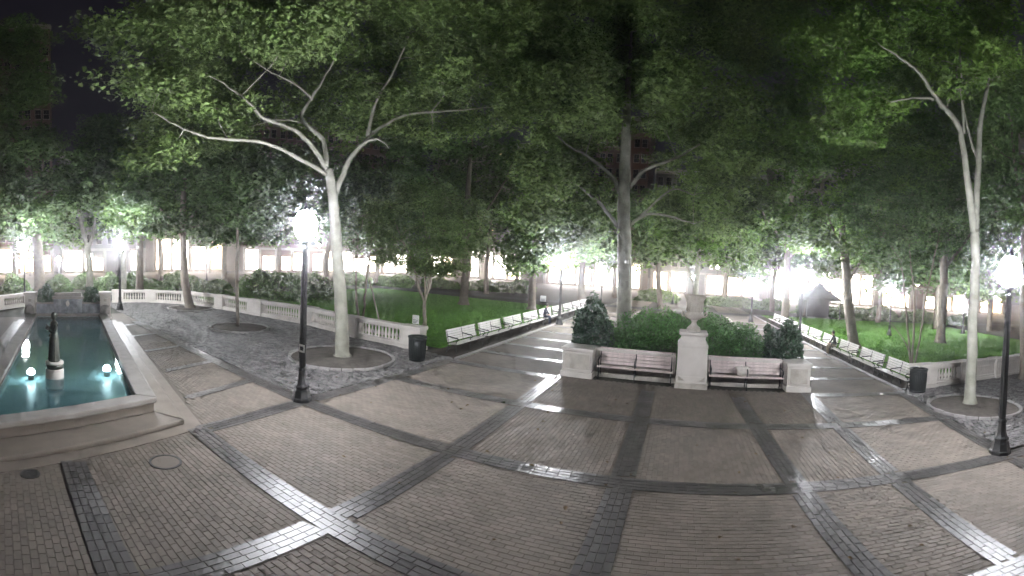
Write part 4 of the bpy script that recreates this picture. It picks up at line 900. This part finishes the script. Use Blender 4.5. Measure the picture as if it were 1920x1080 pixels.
# --- the dark belt of trees before the shopfronts
belt = [(30,60),(300,62),(420,58),(520,66),(610,60),(700,70),(800,66),(905,62),(960,74),(1145,72),(1350,70),(1440,66),(1500,62),(1640,60),(1750,56),(1850,60)]
for k, (bx, D) in enumerate(belt):
    base = A(bx, 700, D); hz = pix(np.array([[base[0],base[1],CAMH]]))[1][0]
    q = lambda dx, z: np.array([base[0],base[1],0])+np.array([cr[0]*dx,cr[1]*dx,z])
    h = random.uniform(15,19); tr = [np.array([base[0],base[1],0.0]), q(random.uniform(-.3,.3),3.5), q(random.uniform(-.6,.6),7.5), q(random.uniform(-.8,.8),h*.72)]
    wpx = 70+60*random.random()*1; ytop = hz-(h-CAMH)/D*FPX/ASP*.97; ybot = hz-random.uniform(-.2,2.0)/D*FPX/ASP
    poly = [(bx-wpx,ybot-20),(bx-wpx*1.1,(ytop+ybot)/2),(bx-wpx*.5,ytop),(bx+wpx*.5,ytop),(bx+wpx*1.1,(ytop+ybot)/2),(bx+wpx,ybot-25),(bx,ybot+5)]
    tree(f'dark leafy tree, {ORD[k]} from the left in the belt before the lit shopfronts', tr, [.4,.34,.28,.12], [([q(0,5.2),q(1.6,7),q(3,8.2)],[.16,.12,.06]),([q(0,5.8),q(-1.7,7.6),q(-3.2,9)],[.16,.12,.06])], [(poly, (D-5,D+4), 54, (1.8,3.0))],
         'leaf_dark' if k%3 else 'leaf_maple', .42, 26, 'dark_bark', 'belt_tree', 'trees in the far belt', tw=3, tsig=(.5,.5,.28), zmin=3.4, nside=8)

# ================================================================== SHRUBS AND HEDGES
def shrub(label, c, rx, ry, h, n, leaf, lsize, name='shrub', group=None, z0=0.0, rag=.12, cat='shrub', boxy=2.2):
    e = empty(name, (c[0],c[1],z0), label, cat, group)
    v = RNG.normal(size=(n,3)); v /= (np.sum(np.abs(v)**boxy,axis=1)**(1/boxy))[:,None]; v[:,2] = np.abs(v[:,2])
    rr = 1-np.abs(RNG.normal(0,rag,n))
    lump = 1+.16*np.sin(v[:,0]*4.2+c[0])*np.cos(v[:,1]*3.7+c[1])+.12*np.sin(v[:,2]*7+v[:,0]*5)
    P = v*(rr*lump)[:,None]*np.array([rx,ry,h])
    link('foliage', leaf_mesh('foliage', P, lsize, leaf, .35, wide=.5), e)
    s_ = MB()
    for k in range(5):
        a = 2*PI*k/5; s_.tube([(0,0,-.02),(rx*.3*math.cos(a),ry*.3*math.sin(a),h*.4),(rx*.6*math.cos(a),ry*.6*math.sin(a),h*.72)], [.03,.02,.008], 5)
    s_.build('stems', 'dark_bark', e); return e
shrub('tall dark laurel bush at the left corner of the planter', (-3.75,18.35), .95, .95, 2.45, 5200, 'leaf_laurel', .13, 'laurel_bush', z0=.14, rag=.2)
shrub('tall dark laurel bush at the right corner of the planter', (4.45,18.1), .85, .9, 2.2, 4800, 'leaf_laurel', .13, 'laurel_bush', z0=.14, rag=.2)
mounds = [(-2.2,18.5,1.0,.9,1.55),(-.9,18.4,1.0,.8,1.35),(.5,18.9,1.0,.9,1.2),(2.0,18.6,1.1,.9,1.5),(3.3,18.9,1.0,.9,1.35),(-2.6,20.6,1.2,1.1,1.75),(-.7,20.9,1.4,1.2,1.9),(1.4,21.0,1.3,1.1,1.75),(3.2,21.2,1.2,1.1,1.55),(-2.0,23.6,1.6,1.4,1.8),(1.0,24.0,1.7,1.4,1.9),(3.4,24.5,1.2,1.3,1.5),(-1.2,28.5,2.0,1.6,1.6),(1.8,29.0,1.9,1.6,1.5)]
for k, (x, y, rx, ry, h) in enumerate(mounds):
    shrub(f'rounded green yew mound, {ORD[k]} counted from the front left of the planter bed', (x,y), rx, ry, h, 3600, 'leaf_yew', .09, 'yew_mound', 'clipped yew mounds in the planter', .13, .2)
c0 = FL+wd*.21*np.linalg.norm(FR-FL)+wn*.55; shrub('round bush on the left side of the pool end wall', c0, .55, .5, .85, 1800, 'leaf_laurel', .11, 'round_bush', z0=1.11)
c0 = FL+wd*.80*np.linalg.norm(FR-FL)+wn*.55; shrub('round bush on the right side of the pool end wall', c0, .6, .5, .8, 1800, 'leaf_laurel', .11, 'round_bush', z0=1.11)
hedges = [(g(30,560),2.6,1.6,1.9,'dark bush at the far left behind the balustrade'),(g(112,546),3.2,1.4,1.5,'dark bush behind the middle of the pool end wall'),(g(160,540),3.2,1.4,1.6,'dark bush between the forked tree and the lamp beyond the pool'),(g(250,540),3.6,1.4,1.5,'dark hedge right of the lamp beyond the pool'),(g(340,540),4.0,1.4,1.5,'dark hedge behind the dark straight trunk'),(g(205,545),3.0,1.3,1.6,'low hedge behind the pool end wall lamp'),(g(290,548),4.0,1.3,1.1,'low hedge behind the curving balustrade'),(g(400,550),3.8,1.3,1.3,'hedge behind the balustrade left of the slender trunk'),
          (g(520,562),3.0,1.6,2.4,'tall grey-green bush left of the plaza lamp behind the balustrade'),(g(590,560),2.4,1.5,2.0,'bush behind the plaza lamp post'),(g(480,560),2.4,1.4,2.3,'bush right of the slender trunk')]
for (x, y), rx, ry, h, lab in hedges: shrub(lab, (x,y), rx, ry, h, 2600, 'leaf_dark', .2, 'garden_bush')
for k, (px_, py_) in enumerate([(330,536),(560,536),(660,535),(740,538),(820,540),(900,545),(965,549),(1230,566),(1340,572),(1385,575),(1440,580),(1530,590),(1585,596),(1640,600),(1720,604),(1790,610)]):
    x, y = g(px_, py_); sc = math.hypot(x,y); f = min(1.0, 70/sc); x *= f; y *= f
    shrub(f'low dark hedge, {ORD[k]} from the left along the far lawn edges', (x,y), 3.6, 1.1, 1.25+.5*random.random(), 2400, 'leaf_dark', .26, 'far_hedge', 'hedges along the far lawn edges')
# fallen leaves on the plaza and cobbles
n = 260; n = 100; P = np.c_[RNG.uniform(-20,9,n), RNG.uniform(5,16,n), np.full(n,.026)]
P = P[(P[:,0] > -9.3) | (P[:,1] > 8.6)]
tag(link('fallen_leaves', leaf_mesh('fallen_leaves', P, .09, 'leaf_litter', .92)), 'scattered brown fallen leaves on the paving', 'leaves', kind='stuff')

# ================================================================== BUILDINGS ROUND THE SQUARE
WINME = {}
def window_mesh(lit):
    if lit not in WINME:
        s_ = MB(); s_.box(-.62,.62,-.02,.10,0,1.9,1)
        s_.box(-.70,-.62,-.10,.02,-.02,1.92,0); s_.box(.62,.70,-.10,.02,-.02,1.92,0); s_.box(-.70,.70,-.10,.02,1.921,2.0,0); s_.box(-.78,.78,-.18,.02,-.14,-.021,0); s_.box(-.62,.62,-.06,-.021,.93,.98,0); s_.box(-.025,.025,-.055,-.022,.981,1.9,0)
        WINME[lit] = s_.mesh('window', ['bldg_trim', 'window_lit' if lit else 'window_dark'])
    return WINME[lit]
def building(label, p, q, depth, floors, wall, shop, roof='flat', lit=.008, fh=3.6, gh=5.6):
    p = np.array(p, float); q = np.array(q, float); d = q-p; Wd = np.linalg.norm(d); an = math.atan2(d[1],d[0])
    e = empty('building', (p[0],p[1],0), label, 'building', rz=an); H = gh+floors*fh
    bays = max(3, int(Wd/4.2)); bw = Wd/bays
    s_ = MB(); s_.box(0,Wd,.35,depth,0,gh); s_.box(0,Wd,.0,depth,gh+.001,H); s_.build('wall', wall, e)
    for k in range(bays+1):
        x = min(max(k*bw,.35),Wd-.35); t_ = MB(); t_.box(x-.35,x+.35,-.10,.349,0,gh-.5); t_.build('pilaster','bldg_trim',e)
    t_ = MB(); t_.box(0,Wd,-.35,.349,gh-.499,gh); t_.build('fascia','bldg_trim',e)
    t_ = MB(); t_.box(-.2,Wd+.2,-.45,depth,H+.001,H+.7); t_.box(-.1,Wd+.1,-.25,depth-.1,H+.701,H+1.2); t_.build('cornice','bldg_trim',e)
    for k in range(bays):
        x0, x1 = k*bw+.45, (k+1)*bw-.45; sm = shop[k%len(shop)]
        if sm:
            x0 += random.choice((0,0,.5,1.1)); ht = gh-.55-random.choice((0,0,.7,1.5)); t_ = MB(); t_.box(x0,x1,.20,.32,.55,ht); o = t_.build('shop_window', sm, e)
            u_ = MB(); u_.box(x0,x1,.08,.199,0,.549); u_.box((x0+x1)/2-.06,(x0+x1)/2+.06,.10,.198,.55,ht); u_.box(x0,x1,.10,.196,ht-1.2,ht-1.08); u_.build('mullion','bldg_trim',o)
        for f in range(floors):
            link('window', window_mesh(random.random() < lit), e, ((k+.5)*bw-bw*.22,-.002,gh+f*fh+.9))
            link('window', window_mesh(random.random() < lit), e, ((k+.5)*bw+bw*.22,-.002,gh+f*fh+.9))
    return e
SW, SL, SY = 'shop_light_white', 'shop_light', 'shop_light_yellow'
building('tall brick apartment block far left with yellow lit ground floor', (-98,-30), (-98,12), 18, 13, 'bldg_brick', [SY,SL,SY])
building('grey stone block behind the pool with bright white shopfronts', (-98,14), (-98,34), 18, 5, 'bldg_grey', [SW,SL,None,SW], gh=5.0)
building('brick block with glowing shopfronts left of the big plane tree', (-98,36), (-98,60), 18, 7, 'bldg_tan', [SL,SW,SL,SY,None], gh=7.5)
building('tan corner block with shopfronts behind the left lamp', (-96,60), (-76,104), 18, 8, 'bldg_brick', [SW,SW,SL])
building('long tan block with white shopfronts beyond the left lawn', (-72,109), (-38,109), 18, 7, 'bldg_tan', [SW,SL,None,SW,SW], gh=7.2)
building('brick block with shopfronts behind the crape myrtle and maple', (-36,109), (-10,109), 18, 9, 'bldg_brick', [SW,SW,SL], gh=6.4)
building('grey block with shopfronts behind the urn', (-8,109), (20,109), 18, 6, 'bldg_grey', [SL,SW,None,SW], gh=5.0)
building('tan block with shopfronts at the end of the right walk', (22,109), (52,109), 18, 10, 'bldg_tan', [SW,SW,SL,SW], gh=8.0)
building('brick corner block far right beyond the tent', (54,109), (92,100), 18, 7, 'bldg_brick', [SY,SL,None,SL])
building('tall grey block at the right with a warm glowing shopfront', (96,96), (96,56), 18, 9, 'bldg_grey', [SL,SY,SL,None], gh=7.6)
building('brick block at the right edge with bright shopfronts', (96,54), (96,10), 18, 8, 'bldg_brick', [SW,SL,SY])

# ================================================================== thin haze added to imitate lens bloom round the lamps
s_ = MB(); s_.box(-135,125,-60,135,-1.2,58)
hz = s_.build('bloom_haze', 'ground'); tag(hz, kind='stuff')
m = bpy.data.materials.new('bloom_haze'); m.use_nodes = True; N = m.node_tree.nodes; N.clear()
o_ = N.new('ShaderNodeOutputMaterial'); v_ = N.new('ShaderNodeVolumePrincipled'); v_.inputs['Color'].default_value = (.93,.95,1,1)
v_.inputs['Density'].default_value = .0017; v_.inputs['Anisotropy'].default_value = .94
m.node_tree.links.new(v_.outputs[0], o_.inputs['Volume']); hz.data.materials.clear(); hz.data.materials.append(m)
